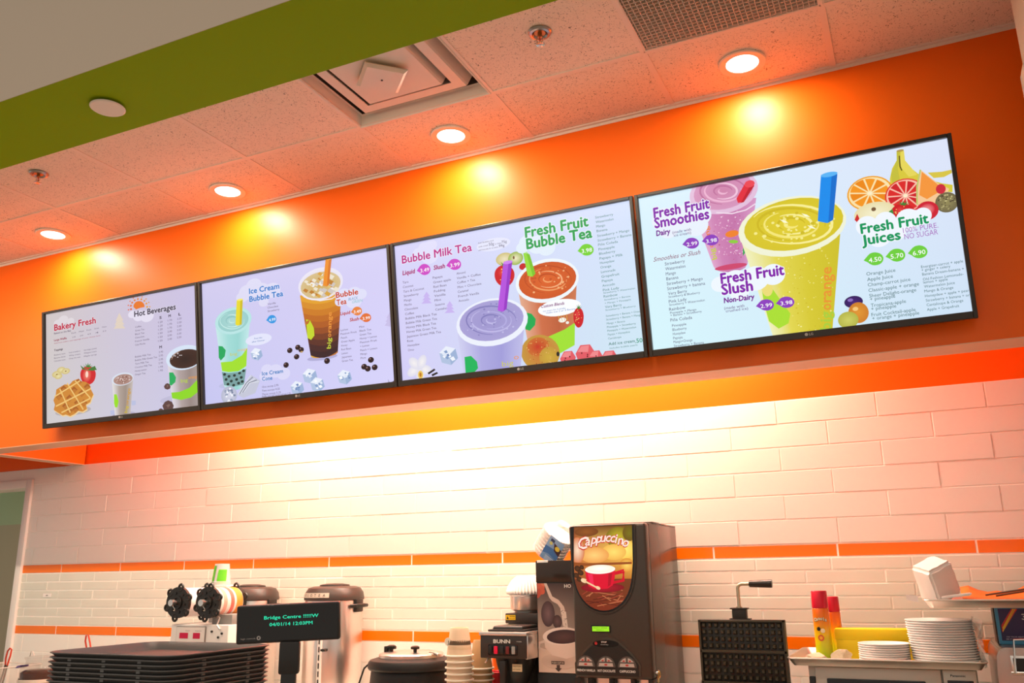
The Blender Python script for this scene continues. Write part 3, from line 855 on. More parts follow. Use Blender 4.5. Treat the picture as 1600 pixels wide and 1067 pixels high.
('P',[1725,535,1753,506,1761,500,1771,496,1783,494,1795,495,1806,498,1817,503,1827,509,1834,517,1839,526,1841,536,1841,545,1837,554,1831,561,1823,567,1813,571,1802,573,1790,573,1778,570,1767,565,1758,559,1750,551],(232,130,60)),
('T','3.49',1755,551,75,28.0,(255,255,255),0.008,0.0),
('T','Slush',1709,615,96,30.0,(190,60,50),0.03,0.1),
('P',[1810,604,1840,576,1848,570,1859,566,1870,565,1882,565,1894,568,1906,573,1915,579,1923,587,1928,596,1930,606,1930,615,1926,624,1920,631,1912,637,1901,641,1890,643,1877,642,1865,640,1854,635,1844,628,1837,621],(226,110,50)),
('T','3.99',1842,621,77,27.6,(255,255,255),0.008,0.0),
('T','Lychee',1607,687,78,18.0,(92,78,104)),
('T','Passion Fruit',1607,721,167,17.8,(92,78,104)),
('T','Peach',1607,756,65,18.0,(92,78,104)),
('T','Green Apple',1607,790,142,18.0,(92,78,104)),
('T','Honey',1606,824,65,17.8,(92,78,104)),
('T','Red Bean',1606,858,103,17.8,(92,78,104)),
('T','Lemon',1606,893,65,17.8,(92,78,104)),
('T','Japanese',1606,926,103,18.0,(92,78,104)),
('T','Green Tea',1605,960,116,17.8,(92,78,104)),
('T','Mint',1804,685,54,17.8,(92,78,104)),
('T','Black Tea',1804,719,120,17.8,(92,78,104)),
('T','Green Tea',1803,753,120,17.8,(92,78,104)),
('T','Honey + Lemon',1803,786,174,17.8,(92,78,104)),
('T','Passion Fruit',1803,820,173,17.8,(92,78,104)),
('T','+ Lemon',1802,854,94,17.8,(92,78,104)),
('T','Peach + Lemon',1802,888,173,17.6,(92,78,104)),
('T','Mango',1801,922,67,17.6,(92,78,104)),
('T','Plum',1801,956,53,17.6,(92,78,104)),
('P',[2084,635,2149,555,2158,659],(200,190,232)),
('P',[2073,666,2147,587,2156,691],(200,190,232)),
('P',[2062,697,2145,619,2154,724],(200,190,232)),
('S',[2066,1162,2073,1186,2099,1192,2134,1172,2143,1188],7,(30,24,34)),
],
[
('B',[(214,210,248),(214,226,252),(206,232,244),(210,204,246)]),
('E',317,80,55,43,0.0,(224,222,250)),
('E',381,76,62,49,0.0,(224,222,250)),
('E',259,119,56,43,0.0,(224,222,250)),
('E',365,169,80,63,0.0,(224,222,250)),
('T','Bubble Milk Tea',91,186,674,71.0,(190,30,130),0.02,0.0,(230,228,252)),
('E',961,168,152,52,0.0,(228,230,252)),
('T','Add Bubbles and',824,140,140,12.4,(92,78,104)),
('T','with small',825,171,85,12.2,(92,78,104)),
('T','50g',920,173,47,26.0,(70,60,90)),
('T','or large',974,172,57,12.2,(92,78,104)),
('T','75g',1035,172,47,22.8,(70,60,90)),
('T','add fruit jelly for an extra',823,200,180,12.4,(92,78,104)),
('T','99g',1009,201,50,23.0,(70,60,90)),
('T','Liquid',90,287,125,38.6,(170,30,110),0.035,0.1),
('P',[231,271,263,237,273,230,285,225,297,223,311,224,324,228,336,234,347,243,355,253,361,264,363,276,363,287,359,297,352,307,342,314,331,318,318,320,305,320,291,316,279,310,268,302,260,292],(206,70,196)),
('T','3.49',265,293,86,34.2,(255,255,255),0.008,0.0),
('T','Slush',394,289,111,37.8,(170,30,110),0.035,0.1),
('P',[515,273,550,239,560,232,572,228,586,226,600,228,614,231,627,238,638,246,647,256,653,267,655,279,654,290,650,300,643,309,633,316,621,320,607,322,593,321,579,318,566,311,555,303,546,293],(206,70,196)),
('T','3.99',552,295,90,33.8,(255,255,255),0.008,0.0),
('T','Taro',85,361,59,20.8,(92,78,104)),
('T','Coconut',86,400,103,20.8,(92,78,104)),
('T','Taro & Coconut',87,440,204,20.8,(92,78,104)),
('T','Strawberry',88,479,146,20.8,(92,78,104)),
('T','Mango',89,517,73,20.8,(92,78,104)),
('T','Mocha',89,556,73,20.8,(92,78,104)),
('T','Chocolate',90,595,131,20.6,(92,78,104)),
('T','Coffee',91,634,88,20.8,(92,78,104)),
('T','Bubble Milk Black Tea',92,673,303,20.6,(92,78,104)),
('T','Bubble Milk Green Tea',93,712,302,20.6,(92,78,104)),
('T','Honey Milk Black Tea',94,750,288,20.6,(92,78,104)),
('T','Honey Milk Green Tea',95,788,288,20.4,(92,78,104)),
('T','Japanese Green Milk Tea',95,827,330,20.6,(92,78,104)),
('T','Rose',96,866,58,20.4,(92,78,104)),
('T','Honeydew',97,904,116,20.4,(92,78,104)),
('T','Oreo',98,943,58,20.4,(92,78,104)),
('T','Papaya',381,365,93,20.6,(92,78,104)),
('T','Green apple',382,404,169,20.4,(92,78,104)),
('T','Red Bean',382,443,123,20.4,(92,78,104)),
('T','Pudding',383,481,108,20.4,(92,78,104)),
('T','Vanilla',384,520,107,20.4,(92,78,104)),
('T','Mint',384,558,62,20.2,(92,78,104)),
('T','Sesame',385,597,92,20.2,(92,78,104)),
('T','Cantaloupe',385,636,153,20.2,(92,78,104)),
('T','Almond',606,364,84,20.2,(92,78,104)),
('T','Vanilla + Coffee',606,403,221,20.0,(92,78,104)),
('T','Coffee + Tea',607,441,166,20.2,(92,78,104)),
('T','Mint + Chocolate',607,480,221,20.0,(92,78,104)),
('T','Caramel',607,518,97,20.2,(92,78,104)),
('T','French Vanilla',608,556,193,20.0,(92,78,104)),
('T','Avocado',608,594,97,20.0,(92,78,104)),
('P',[277,504,313,462,342,507],(200,180,240)),
('P',[266,531,311,490,350,537],(200,180,240)),
('P',[255,558,309,518,357,567],(200,180,240)),
('P',[491,615,526,573,554,618],(200,180,240)),
('P',[480,641,524,601,561,647],(200,180,240)),
('P',[469,668,522,629,568,676],(200,180,240)),
('P',[-103,625,-66,582,-35,629],(200,180,240)),
('P',[-115,653,-68,611,-28,659],(200,180,240)),
('P',[-126,681,-70,640,-20,689],(200,180,240)),
('P',[567,1055,500,1105,414,1075,395,993,462,943,549,974],(206,218,238)),
('P',[462,943,549,974,486,1021,395,993],(232,238,250)),
('P',[395,993,486,1021,500,1105,414,1075],(176,194,224)),
('P',[486,1021,549,974,567,1055,500,1105],(156,178,214)),
('P',[459,1019,492,1008,507,1036,480,1043],(240,244,252)),
('P',[502,1045,525,1037,535,1056,516,1062],(222,230,246)),
('P',[424,1024,448,1015,459,1035,439,1041],(240,244,252)),
('P',[448,1034,475,1025,487,1047,465,1053],(130,156,200)),
('P',[438,985,465,976,477,998,455,1004],(130,156,200)),
('P',[459,1015,481,1008,492,1027,473,1032],(106,134,186)),
('P',[492,1047,526,1035,543,1065,513,1073],(240,244,252)),
('P',[421,1005,451,995,465,1020,440,1027],(222,230,246)),
('E',253,1115,61,40,0.2,(244,240,240),(222,220,236)),
('E',201,1156,62,40,1.4,(244,240,240),(222,220,236)),
('E',137,1116,62,41,2.7,(244,240,240),(222,220,236)),
('E',152,1051,62,41,3.9,(244,240,240),(222,220,236)),
('E',226,1048,62,40,5.2,(244,240,240),(222,220,236)),
('E',205,1153,25,34,0.0,(236,196,90)),
('E',205,1153,11,19,0.0,(190,120,30)),
('P',[274,1145,340,1116,350,1130,284,1160],(40,30,30)),
('P',[309,1162,363,1147,373,1160,318,1179],(40,30,30)),
('E',1051,304,77,52,0.0,(236,226,190),(206,190,120)),
('E',1149,315,66,54,0.0,(240,232,196),(150,180,60)),
('E',1133,306,8,14,0.0,(120,80,40)),
('P',[1047,352,1069,359,1089,369,1106,384,1119,401,1127,421,1129,440,1126,463,1117,485,1104,504,1087,518,1067,527,1045,530,1023,526,1001,517,983,502,968,483,957,460,952,435,953,412,958,393,969,377,985,364,1003,355,1025,351],(206,24,34)),
('E',1020,412,36,39,0.0,(232,70,70),(206,24,34)),
('E',1045,397,5,4,0.0,(245,200,120)),
('E',1019,381,5,4,0.0,(245,200,120)),
('E',1056,403,5,4,0.0,(245,200,120)),
('E',1048,370,5,4,0.0,(245,200,120)),
('E',1020,386,5,4,0.0,(245,200,120)),
('E',1076,466,5,4,0.0,(245,200,120)),
('E',1002,468,5,4,0.0,(245,200,120)),
('E',1021,385,5,4,0.0,(245,200,120)),
('E',1061,481,5,4,0.0,(245,200,120)),
('E',1022,408,5,4,0.0,(245,200,120)),
('E',1088,406,5,4,0.0,(245,200,120)),
('E',1086,481,5,4,0.0,(245,200,120)),
('E',1065,463,5,4,0.0,(245,200,120)),
('E',1035,382,5,4,0.0,(245,200,120)),
('P',[1033,362,992,335,1059,370],(60,130,50)),
('P',[1033,362,1017,322,1059,370],(60,130,50)),
('P',[1033,362,1050,321,1059,370],(60,130,50)),
('P',[1033,362,1081,333,1059,370],(60,130,50)),
('P',[1033,362,1103,354,1059,370],(60,130,50)),
('E',1208,392,33,27,0.0,(200,30,40)),
('C',1149,570,1651,566,1603,913,1200,1024,0.06,[(226,170,140),(206,110,70),(190,96,58),(206,120,80)]),
('P',[1191,759,1250,781,1282,827,1272,874,1224,913,1186,897],(20,170,80)),
('P',[1248,982,1381,978,1515,941,1605,899,1587,1072,1456,1124,1227,1055],(160,224,50)),
('E',1401,537,269,174,0.0,(238,246,250)),
('E',1404,535,245,146,0.0,(222,100,40),(206,86,30)),
('S',[1448,542,1445,545,1441,547,1436,549,1430,550,1424,550,1417,550,1410,549,1404,548,1397,545,1392,543,1386,540,1382,536,1378,533,1376,529,1374,525,1374,521,1375,518,1377,514,1380,512,1384,509,1389,507],12,(240,160,100)),
('S',[1358,552,1349,544,1342,536,1337,528,1335,519,1335,511,1339,504,1345,497,1353,492,1363,487,1375,484,1388,483,1403,483,1417,485,1431,488,1445,492,1458,498,1469,505,1478,512,1485,520,1489,528,1491,537],12,(190,74,24)),
('S',[1360,462,1382,460,1405,461,1429,465,1452,471,1473,480,1491,490,1507,502,1519,514,1526,528,1529,541,1528,554,1522,566,1511,576,1497,584,1480,590,1459,594,1437,595,1414,593,1391,589,1368,582,1348,573],12,(246,180,130)),
('S',[1566,537,1567,555,1561,573,1548,588,1529,601,1505,610,1477,615,1445,617,1412,615,1379,608,1347,598,1318,585,1294,569,1275,551,1262,531,1256,512,1257,493,1266,476,1281,462,1303,450,1329,442,1360,438],12,(240,160,100)),
('S',[1376,630,1333,617,1294,599,1262,577,1237,553,1221,527,1215,502,1220,477,1235,455,1260,437,1292,424,1330,417,1373,415,1418,419,1462,429,1503,443,1539,462,1569,485,1590,509,1603,534,1605,559,1598,583],12,(190,74,24)),
('K',1413,528,206,116,40,[(244,176,120),(196,80,30)],4.4,11.8),
('P',[1218,277,1274,302,1311,466,1283,487,1242,472],(150,220,60)),
('P',[1247,289,1274,302,1311,466,1286,485],(124,196,40)),
('P',[1201,259,1218,277,1256,291,1276,308,1246,274],(176,232,110)),
('E',1487,765,180,65,0.0,(250,252,255)),
('T','Custom Blends',1336,746,197,24.6,(130,40,120),0.02,0.2),
('T','try yours for 4 drinks',1348,781,190,13.8,(60,110,190)),
('T','make out 2 or 3 flavors',1375,798,242,15.0,(60,110,190)),
('E',1504,865,32,19,0.0,(246,246,240)),
('E',1544,891,14,11,0.0,(240,240,230)),
('S',[1473,826,1483,876],4,(220,180,70)),
('S',[1496,826,1503,874],4,(220,180,70)),
('S',[1519,825,1524,873],4,(220,180,70)),
('S',[1542,824,1544,872],4,(220,180,70)),
('P',[1646,786,1656,790,1665,797,1673,809,1678,823,1681,840,1682,857,1679,877,1674,898,1667,915,1658,929,1648,938,1637,942,1627,941,1617,934,1609,922,1602,906,1598,887,1597,866,1598,845,1601,828,1607,813,1615,801,1625,792,1635,787],(206,24,34)),
('E',1630,840,17,35,0.0,(232,70,70),(206,24,34)),
('E',1615,837,3,4,0.0,(245,200,120)),
('E',1621,861,3,4,0.0,(245,200,120)),
('E',1642,869,3,3,0.0,(245,200,120)),
('E',1637,807,3,4,0.0,(245,200,120)),
('E',1613,839,3,4,0.0,(245,200,120)),
('E',1627,876,3,4,0.0,(245,200,120)),
('E',1613,887,3,4,0.0,(245,200,120)),
('E',1662,869,3,3,0.0,(245,200,120)),
('E',1636,904,3,3,0.0,(245,200,120)),
('E',1626,879,3,4,0.0,(245,200,120)),
('E',1617,876,3,3,0.0,(245,200,120)),
('E',1645,823,3,4,0.0,(245,200,120)),
('E',1647,841,3,4,0.0,(245,200,120)),
('E',1637,873,3,4,0.0,(245,200,120)),
('P',[1639,795,1620,775,1651,801],(60,130,50)),
('P',[1639,795,1632,761,1651,801],(60,130,50)),
('P',[1639,795,1648,758,1651,801],(60,130,50)),
('P',[1639,795,1663,766,1651,801],(60,130,50)),
('P',[1639,795,1673,783,1651,801],(60,130,50)),
('E',1298,1098,165,141,0.3,(206,110,50),(196,150,60)),
('E',1281,1048,92,74,0.0,(200,50,30),(204,110,46)),
('E',1368,1140,82,81,0.0,(206,170,60),(196,150,56)),
('K',1298,1098,132,114,40,[(226,170,90),(170,70,30),(232,190,110)],2.9,5.9),
('E',1445,1125,13,19,0.0,(30,26,24)),
('P',[1458,1165,1496,1112,1562,1114,1590,1167,1565,1225,1474,1215],(226,90,100)),
('P',[1473,1153,1502,1119,1555,1119,1544,1161],(240,136,140)),
('E',1497,1182,6,7,0.0,(120,30,40)),
('E',1540,1157,6,7,0.0,(120,30,40)),
('E',1504,1165,6,7,0.0,(120,30,40)),
('P',[1589,1140,1634,1079,1712,1082,1746,1145,1716,1216,1607,1203],(226,90,100)),
('P',[1606,1128,1641,1088,1704,1088,1692,1139],(240,136,140)),
('E',1684,1172,6,7,0.0,(120,30,40)),
('E',1686,1158,6,7,0.0,(120,30,40)),
('E',1640,1141,6,7,0.0,(120,30,40)),
('P',[1687,1185,1722,1135,1783,1136,1808,1186,1785,1241,1701,1231],(226,90,100)),
('P',[1700,1173,1727,1141,1776,1141,1766,1181],(240,136,140)),
('E',1729,1189,6,7,0.0,(120,30,40)),
('E',1753,1177,5,7,0.0,(120,30,40)),
('E',1731,1201,6,7,0.0,(120,30,40)),
('P',[1788,1203,1827,1149,1895,1150,1924,1206,1898,1268,1803,1258],(226,90,100)),
('P',[1802,1192,1833,1156,1888,1156,1877,1201],(240,136,140)),
('E',1822,1223,6,7,0.0,(120,30,40)),
('E',1879,1238,5,6,0.0,(120,30,40)),
('E',1847,1213,5,7,0.0,(120,30,40)),
('C',578,817,1196,781,1118,1215,617,1236,0.05,[(206,206,240),(172,168,224),(160,156,218),(190,188,232)]),
('P',[631,1054,691,1052,741,1105,747,1159,697,1199,631,1207],(20,180,90)),
('E',896,802,321,193,0.0,(236,240,252)),
('E',893,789,288,163,0.0,(156,148,206),(168,160,214)),
('S',[940,797,937,801,934,804,929,807,924,809,917,810,910,811,903,811,895,810,887,809,880,806,873,804,867,801,862,797,858,793,855,789,853,785,852,781,853,777,855,774,858,771,863,768],13,(190,184,232)),
('S',[849,821,836,814,825,806,816,797,810,789,808,780,808,771,811,763,818,756,827,749,838,745,852,741,867,739,883,739,899,740,916,743,931,748,946,754,959,761,969,769,977,777,983,786],13,(130,124,186)),
('S',[813,722,836,717,861,715,887,716,914,719,940,726,964,734,985,745,1003,758,1016,771,1025,785,1029,799,1027,813,1021,826,1009,837,993,846,973,853,950,857,925,858,899,857,872,853,847,846],14,(176,170,224)),
('S',[1062,775,1071,795,1072,815,1065,834,1050,850,1028,864,1000,874,968,880,932,882,894,880,857,873,820,862,788,848,760,831,738,812,724,792,717,771,719,751,729,733,747,717,772,705,802,696],13,(190,184,232)),
('S',[900,903,850,895,801,881,758,862,721,839,693,813,677,786,671,758,678,733,696,709,725,690,762,677,807,669,856,667,907,671,957,682,1003,698,1044,718,1077,742,1100,768,1113,795,1115,821],14,(130,124,186)),
('K',897,787,251,136,36,[(190,186,230),(136,130,190)],5.0,11.7),
('P',[1042,333,1121,338,1039,713,1004,732,959,714],(180,80,220)),
('P',[1088,337,1121,338,1039,713,1011,727],(150,50,196)),
('E',1082,337,41,14,0.0,(206,130,240)),
('T','big',962,1170,100,44.6,(206,200,80)),
('T','o',1070,1126,42,44.2,(236,150,80)),
('E',1354,237,90,75,0.0,(226,238,250)),
('E',1425,278,74,62,0.0,(226,238,250)),
('E',1266,207,76,63,0.0,(226,238,250)),
('E',1218,241,55,46,0.0,(226,238,250)),
('T','Fresh Fruit',1249,163,540,87.2,(40,160,80),0.032,0.0,(232,242,252)),
('T','Bubble Tea',1253,258,558,87.0,(40,160,80),0.032,0.0,(232,242,252)),
('P',[1679,346,1712,314,1721,307,1733,303,1746,301,1759,302,1773,306,1785,312,1795,321,1803,331,1809,341,1811,353,1810,364,1806,374,1799,382,1789,389,1778,393,1765,395,1751,394,1738,391,1726,385,1715,376,1707,367],(120,210,50)),
('T','3.98',1713,369,85,33.2,(255,255,255),0.008,0.0),
('T','Strawberry',1847,118,144,20.2,(70,130,120)),
('T','Watermelon',1847,155,144,20.2,(70,130,120)),
('T','Mango',1848,190,72,20.2,(70,130,120)),
('T','Banana',1848,226,87,20.2,(70,130,120)),
('T','Strawberry + Mango',1849,265,257,20.2,(70,130,120)),
('T','Strawberry + Banana',1849,301,271,20.2,(70,130,120)),
('T','Piña Colada',1850,335,158,20.2,(70,130,120)),
('T','Pineapple',1850,371,129,20.0,(70,130,120)),
('T','Blueberry',1851,406,129,20.0,(70,130,120)),
('T','Papaya + Milk',1851,443,186,20.2,(70,130,120)),
('T','Honeydew',1852,478,115,20.0,(70,130,120)),
('T','Orange',1852,513,86,20.0,(70,130,120)),
('T','Lemonade',1853,549,115,20.0,(70,130,120)),
('T','Grapefruit',1853,585,143,19.8,(70,130,120)),
('T','Papaya',1854,620,86,19.8,(70,130,120)),
('T','Avocado',1854,656,100,19.8,(70,130,120)),
('T','Pink Lady',1855,691,128,19.8,(70,130,120)),
('T','Strawberry + Watermelon',1857,710,250,13.2,(70,130,120)),
('T','Strawberry + Banana',1859,764,207,13.0,(70,130,120)),
('T','+ Mango + Pineapple',1860,790,207,13.2,(70,130,120)),
('T','Strawberry + Blueberry',1861,844,238,13.2,(70,130,120)),
('T','Rainbow',1857,740,110,19.8,(70,130,120)),
('T','Very Berry',1860,822,132,19.8,(70,130,120)),
('T','Strawberry + Banana + Orange',1860,890,287,15.8,(70,130,120)),
('T','Strawberry + Banana + Mango',1860,918,277,15.8,(70,130,120)),
('T','Mango + Banana',1861,948,145,15.6,(70,130,120)),
('T','Pineapple + Strawberry',1861,976,226,15.8,(70,130,120)),
('T','Pineapple + Watermelon',1861,1004,226,15.6,(70,130,120)),
('T','Papaya + Honeydew',1862,1033,175,15.6,(70,130,120)),
('T','Cantaloupe',1862,1063,103,15.6,(70,130,120)),
('T','Add ice cream',1861,1109,206,23.6,(70,130,120),0.01,0.0),
('T','.50',2068,1116,58,33.6,(40,150,110),0.01,0.0),
('T','Includes bubble pearls',1867,1137,218,13.0,(70,130,120)),
],
[
('B',[(216,240,252),(222,228,250),(206,226,246),(214,246,252)]),
('C',407,123,883,185,771,650,530,633,0.12,[(226,170,206),(206,130,180),(196,116,170),(214,150,196)]),
('K',684,426,130,187,120,[(236,190,220),(240,206,226),(190,90,140),(226,160,196)],2.8,7.1),
('E',657,97,247,161,0.0,(232,196,222),(226,190,220)),
('E',657,91,215,135,0.0,(206,130,170),(214,150,190)),
('S',[688,103,685,105,682,107,678,109,673,110,668,111,663,111,657,110,652,109,646,108,641,105,637,103,632,100,629,97,627,93,625,90,624,86,625,83,626,80,628,77,631,75,635,73],14,(236,180,210)),
('S',[615,114,607,108,600,101,595,93,592,86,591,78,593,71,597,65,603,60,611,55,621,52,631,50,643,50,655,51,667,53,679,57,690,62,700,68,708,74,715,81,719,89,722,96],15,(190,110,156)),
('S',[606,32,624,30,643,30,662,33,682,37,700,45,717,53,731,64,742,75,750,87,754,99,754,111,751,122,744,131,733,140,719,146,703,150,685,151,666,151,646,148,627,142,609,135],15,(240,196,220)),
('S',[784,94,787,111,784,127,776,141,762,154,743,163,720,169,694,172,667,170,639,166,612,157,586,146,564,132,546,116,534,99,526,82,525,65,530,49,541,35,557,23,578,15,602,10],15,(236,180,210)),
('S',[639,185,603,175,569,160,539,141,516,120,500,97,492,74,493,51,503,31,520,13,545,0,576,-8,610,-11,647,-9,685,-2,721,10,753,26,780,46,801,68,814,90,819,113,816,135],15,(190,110,156)),
('S',[591,239,702,268,802,260,873,227],9,(240,220,236)),
('P',[825,53,873,56,879,96,794,200,752,198,745,164],(226,40,60)),
('P',[866,64,879,96,794,200,773,202],(190,20,44)),
('E',848,75,36,26,0.0,(236,70,84)),
('E',686,415,48,25,0.0,(240,130,40)),
('E',690,474,34,13,0.2,(140,206,60)),
('P',[750,539,770,513,767,563,745,590],(40,160,80)),
('R','big',561,580,547,495,37,(196,206,70)),
('R','o',546,489,542,460,37,(236,130,60)),
('R','range',541,455,515,293,37,(236,130,60)),
('E',652,653,115,20,0.0,(206,70,110)),
('C',734,427,1408,545,1282,1189,888,1193,0.02,[(240,240,190),(226,214,80),(214,200,50),(206,192,40)]),
('K',1128,840,210,357,120,[(236,226,120),(206,186,40),(244,236,150)],2.6,6.6),
('E',1095,434,365,211,0.0,(246,248,226),(240,242,214)),
('E',1107,422,335,183,0.0,(226,206,50),(214,196,40)),
('S',[1141,435,1138,438,1134,440,1128,442,1122,444,1115,444,1107,444,1100,444,1092,442,1085,440,1078,437,1071,434,1066,431,1061,427,1057,423,1055,419,1054,414,1055,410,1056,407,1059,404,1063,401,1069,399],18,(244,230,120)),
('S',[1042,448,1030,440,1020,431,1014,422,1010,413,1009,405,1011,396,1017,389,1025,383,1036,378,1049,374,1064,372,1079,372,1096,373,1113,376,1129,381,1144,387,1158,394,1169,401,1178,410,1185,419,1188,428],18,(206,184,30)),
('S',[1028,350,1053,347,1079,348,1106,351,1133,357,1158,366,1181,377,1200,389,1216,403,1227,417,1232,431,1233,445,1228,458,1218,470,1204,479,1185,486,1163,491,1138,493,1112,491,1085,488,1058,481,1034,472],18,(248,238,150)),
('S',[1273,426,1277,446,1274,465,1262,482,1243,496,1217,507,1186,514,1151,517,1113,515,1075,509,1037,499,1003,485,972,468,947,449,929,429,919,408,917,387,924,368,939,352,961,339,990,329,1023,324],18,(244,230,120)),
('S',[1075,532,1025,519,978,501,938,479,905,453,883,425,872,397,873,371,886,346,910,326,944,311,986,301,1034,298,1085,301,1137,311,1186,326,1230,346,1267,369,1296,395,1314,422,1321,449,1317,475],18,(206,184,30)),
('S',[850,323,886,299,934,283,992,274,1055,275,1121,284,1185,301,1243,324,1293,353,1331,386,1355,421,1365,455,1359,487,1338,516,1304,539,1257,555,1201,563,1139,563,1074,555,1009,539,950,516,899,487],19,(248,238,150)),
('K',1099,420,288,141,50,[(246,236,140),(206,186,36)],5.4,16.1),
('P',[1174,355,1207,370,1231,394,1196,379],(250,250,220)),
('P',[1203,446,1236,460,1259,484,1224,470],(250,250,220)),
('P',[1024,371,1058,386,1082,410,1046,395],(250,250,220)),
('P',[1333,109,1439,125,1375,438,1334,455,1274,430],(20,140,236)),
('P',[1403,120,1439,125,1375,438,1341,454],(10,110,206)),
('E',1386,117,55,17,0.0,(90,180,246)),
('P',[847,826,903,820,958,926,1021,1046,1002,1112,932,1141,872,1081,853,953],(170,222,50)),
('E',886,848,38,56,0.0,(236,220,120)),
('E',209,222,99,89,0.0,(232,240,252)),
('E',342,232,104,93,0.0,(232,240,252)),
('E',474,241,82,74,0.0,(232,240,252)),
('E',231,302,75,67,0.0,(232,240,252)),
('E',438,309,88,79,0.0,(232,240,252)),
('T','Fresh Fruit',129,197,422,81.0,(130,30,170),0.035,0.0,(242,246,254)),
('T','Smoothies',128,274,412,80.6,(130,30,170),0.035,0.0,(242,246,254)),
('T','Dairy',134,335,109,41.6,(120,30,150),0.04,0.08),
('T','(made with',257,340,140,22.2,(100,60,130)),
('T','ice cream)',266,364,128,22.2,(100,60,130)),
('P',[321,433,352,404,361,398,372,394,384,393,397,394,409,397,420,403,430,410,437,419,442,428,444,438,443,448,439,457,432,465,423,471,413,475,401,476,388,475,376,472,365,467,355,459,347,451],(140,60,190)),
('T','2.99',353,453,79,29.4,(255,255,255),0.008,0.0),
('P',[466,434,497,405,506,399,516,396,528,394,541,395,553,398,564,404,573,411,580,420,585,429,587,439,586,449,582,458,575,466,567,471,556,475,544,477,532,476,520,473,509,467,499,460,492,452],(140,60,190)),
('T','3.98',497,454,78,29.4,(255,255,255),0.008,0.0),
('T','Smoothies or Slush',94,526,353,35.6,(140,50,90),0.0,0.35),
('T','Strawberry',177,568,150,25.0,(80,70,110)),
('T','Watermelon',177,606,150,25.0,(80,70,110)),
('T','Mango',177,644,75,25.0,(80,70,110)),
('T','Banana',177,681,90,24.8,(80,70,110)),
('T','Strawberry + Mango',176,718,267,24.8,(80,70,110)),
('T','Strawberry + banana',176,755,281,24.8,(80,70,110)),
('T','Very Berry',179,792,141,24.8,(80,70,110)),
('T','Strawberry & Blueberry',179,814,234,17.4,(80,70,110)),
('T','Pink Lady',178,852,133,24.6,(80,70,110)),
('T','Strawberry + Watermelon',179,874,263,17.4,(80,70,110)),
('T','Rainbow',175,910,121,24.6,(80,70,110)),
('T','Pineapple + Mango',179,934,196,17.2,(80,70,110)),
('T','+ Banana + Strawberry',180,953,231,17.2,(80,70,110)),
('T','Piña Colada',176,991,161,24.6,(80,70,110)),
('T','Pineapple',184,1031,106,20.0,(80,70,110)),
('T','Blueberry',184,1062,105,20.2,(80,70,110)),
('T','Honeydew',184,1093,94,20.2,(80,70,110)),
('T','Papaya',183,1124,70,20.0,(80,70,110)),
('T','Mango+Orange',183,1153,140,20.0,(80,70,110)),
('T','Strawberry + Banana',183,1182,220,20.0,(80,70,110)),
('E',561,768,62,56,0.0,(238,246,254)),
('E',674,771,97,89,0.0,(238,246,254)),
('E',813,764,96,88,0.0,(238,246,254)),
('E',938,755,81,75,0.0,(238,246,254)),
('E',693,845,69,63,0.0,(238,246,254)),
('T','Fresh Fruit',570,767,445,79.4,(130,30,170),0.035,0.0,(244,248,254)),
('T','Slush',567,847,224,79.0,(130,30,170),0.035,0.0,(244,248,254)),
('T','Non-Dairy',576,909,218,39.4,(120,30,150),0.04,0.08),
('T','(made with',574,956,143,21.2,(100,60,130)),
('T','crushed ice)',583,978,157,21.0,(100,60,130)),
('P',[795,963,827,934,836,928,847,924,859,923,872,923,884,926,895,931,905,938,912,947,917,956,919,966,918,975,914,984,907,992,898,998,887,1002,875,1004,862,1003,850,1000,839,995,829,988,821,980],(140,60,190)),
('T','2.99',827,981,80,29.0,(255,255,255),0.008,0.0),
('P',[932,963,964,934,973,928,984,925,996,923,1009,924,1022,927,1033,932,1043,939,1050,947,1055,956,1057,966,1056,975,1051,984,1045,992,1035,998,1024,1002,1012,1003,1000,1003,987,1000,976,995,966,988,958,980],(140,60,190)),
('T','3.98',964,981,80,28.6,(255,255,255),0.008,0.0),
('R','big',1271,1196,1287,1066,74,(170,206,60)),
('R','o',1288,1058,1294,1014,74,(232,150,50)),
('R','range',1295,1006,1326,762,74,(232,150,50)),
('P',[1761,226,1783,159,1818,109,1825,44,1868,50,1864,113,1887,166,1941,234,1997,280,2066,319,2127,342,2120,391,2035,366,1915,328,1833,284,1794,290,1758,269],(216,200,60)),
('P',[1818,109,1825,44,1845,43,1838,113,1818,159,1822,267,1772,260,1772,200],(196,190,60)),
('P',[1838,113,1851,58,1870,54,1868,119,1929,232,1878,236,1842,171],(230,214,90)),
('P',[1992,231,2077,242,2132,240,2133,262,2084,280,2023,274],(216,196,70)),
('S',[1838,81,1833,155,1841,185],8,(90,80,20)),
('E',1847,47,23,8,0.0,(180,150,80)),
('E',1627,300,145,119,0.0,(240,160,30)),
('E',1627,300,135,110,0.0,(250,226,170)),
('P',[1642,308,1746,329,1742,341,1737,353,1729,364,1720,374],(236,136,20)),
('P',[1635,314,1712,381,1700,388,1687,395,1672,399,1657,402],(244,150,30)),
('P',[1625,314,1645,403,1629,402,1613,400,1597,396,1582,391],(236,136,20)),
('P',[1615,310,1571,385,1557,377,1544,368,1533,357,1523,345],(244,150,30)),
('P',[1610,302,1517,335,1511,322,1506,309,1504,295,1504,282],(236,136,20)),
('P',[1611,293,1505,272,1509,259,1514,247,1522,235,1532,225],(244,150,30)),
('P',[1618,287,1540,219,1552,211,1566,205,1580,201,1596,198],(236,136,20)),
('P',[1628,286,1608,197,1624,198,1640,200,1656,204,1671,210],(244,150,30)),
('P',[1638,291,1682,215,1696,224,1708,233,1719,244,1729,256],(236,136,20)),
('P',[1643,299,1735,266,1741,279,1745,292,1747,305,1747,319],(244,150,30)),
('E',1627,300,15,12,0.0,(250,236,200)),
('E',1841,359,126,117,0.0,(226,60,50)),
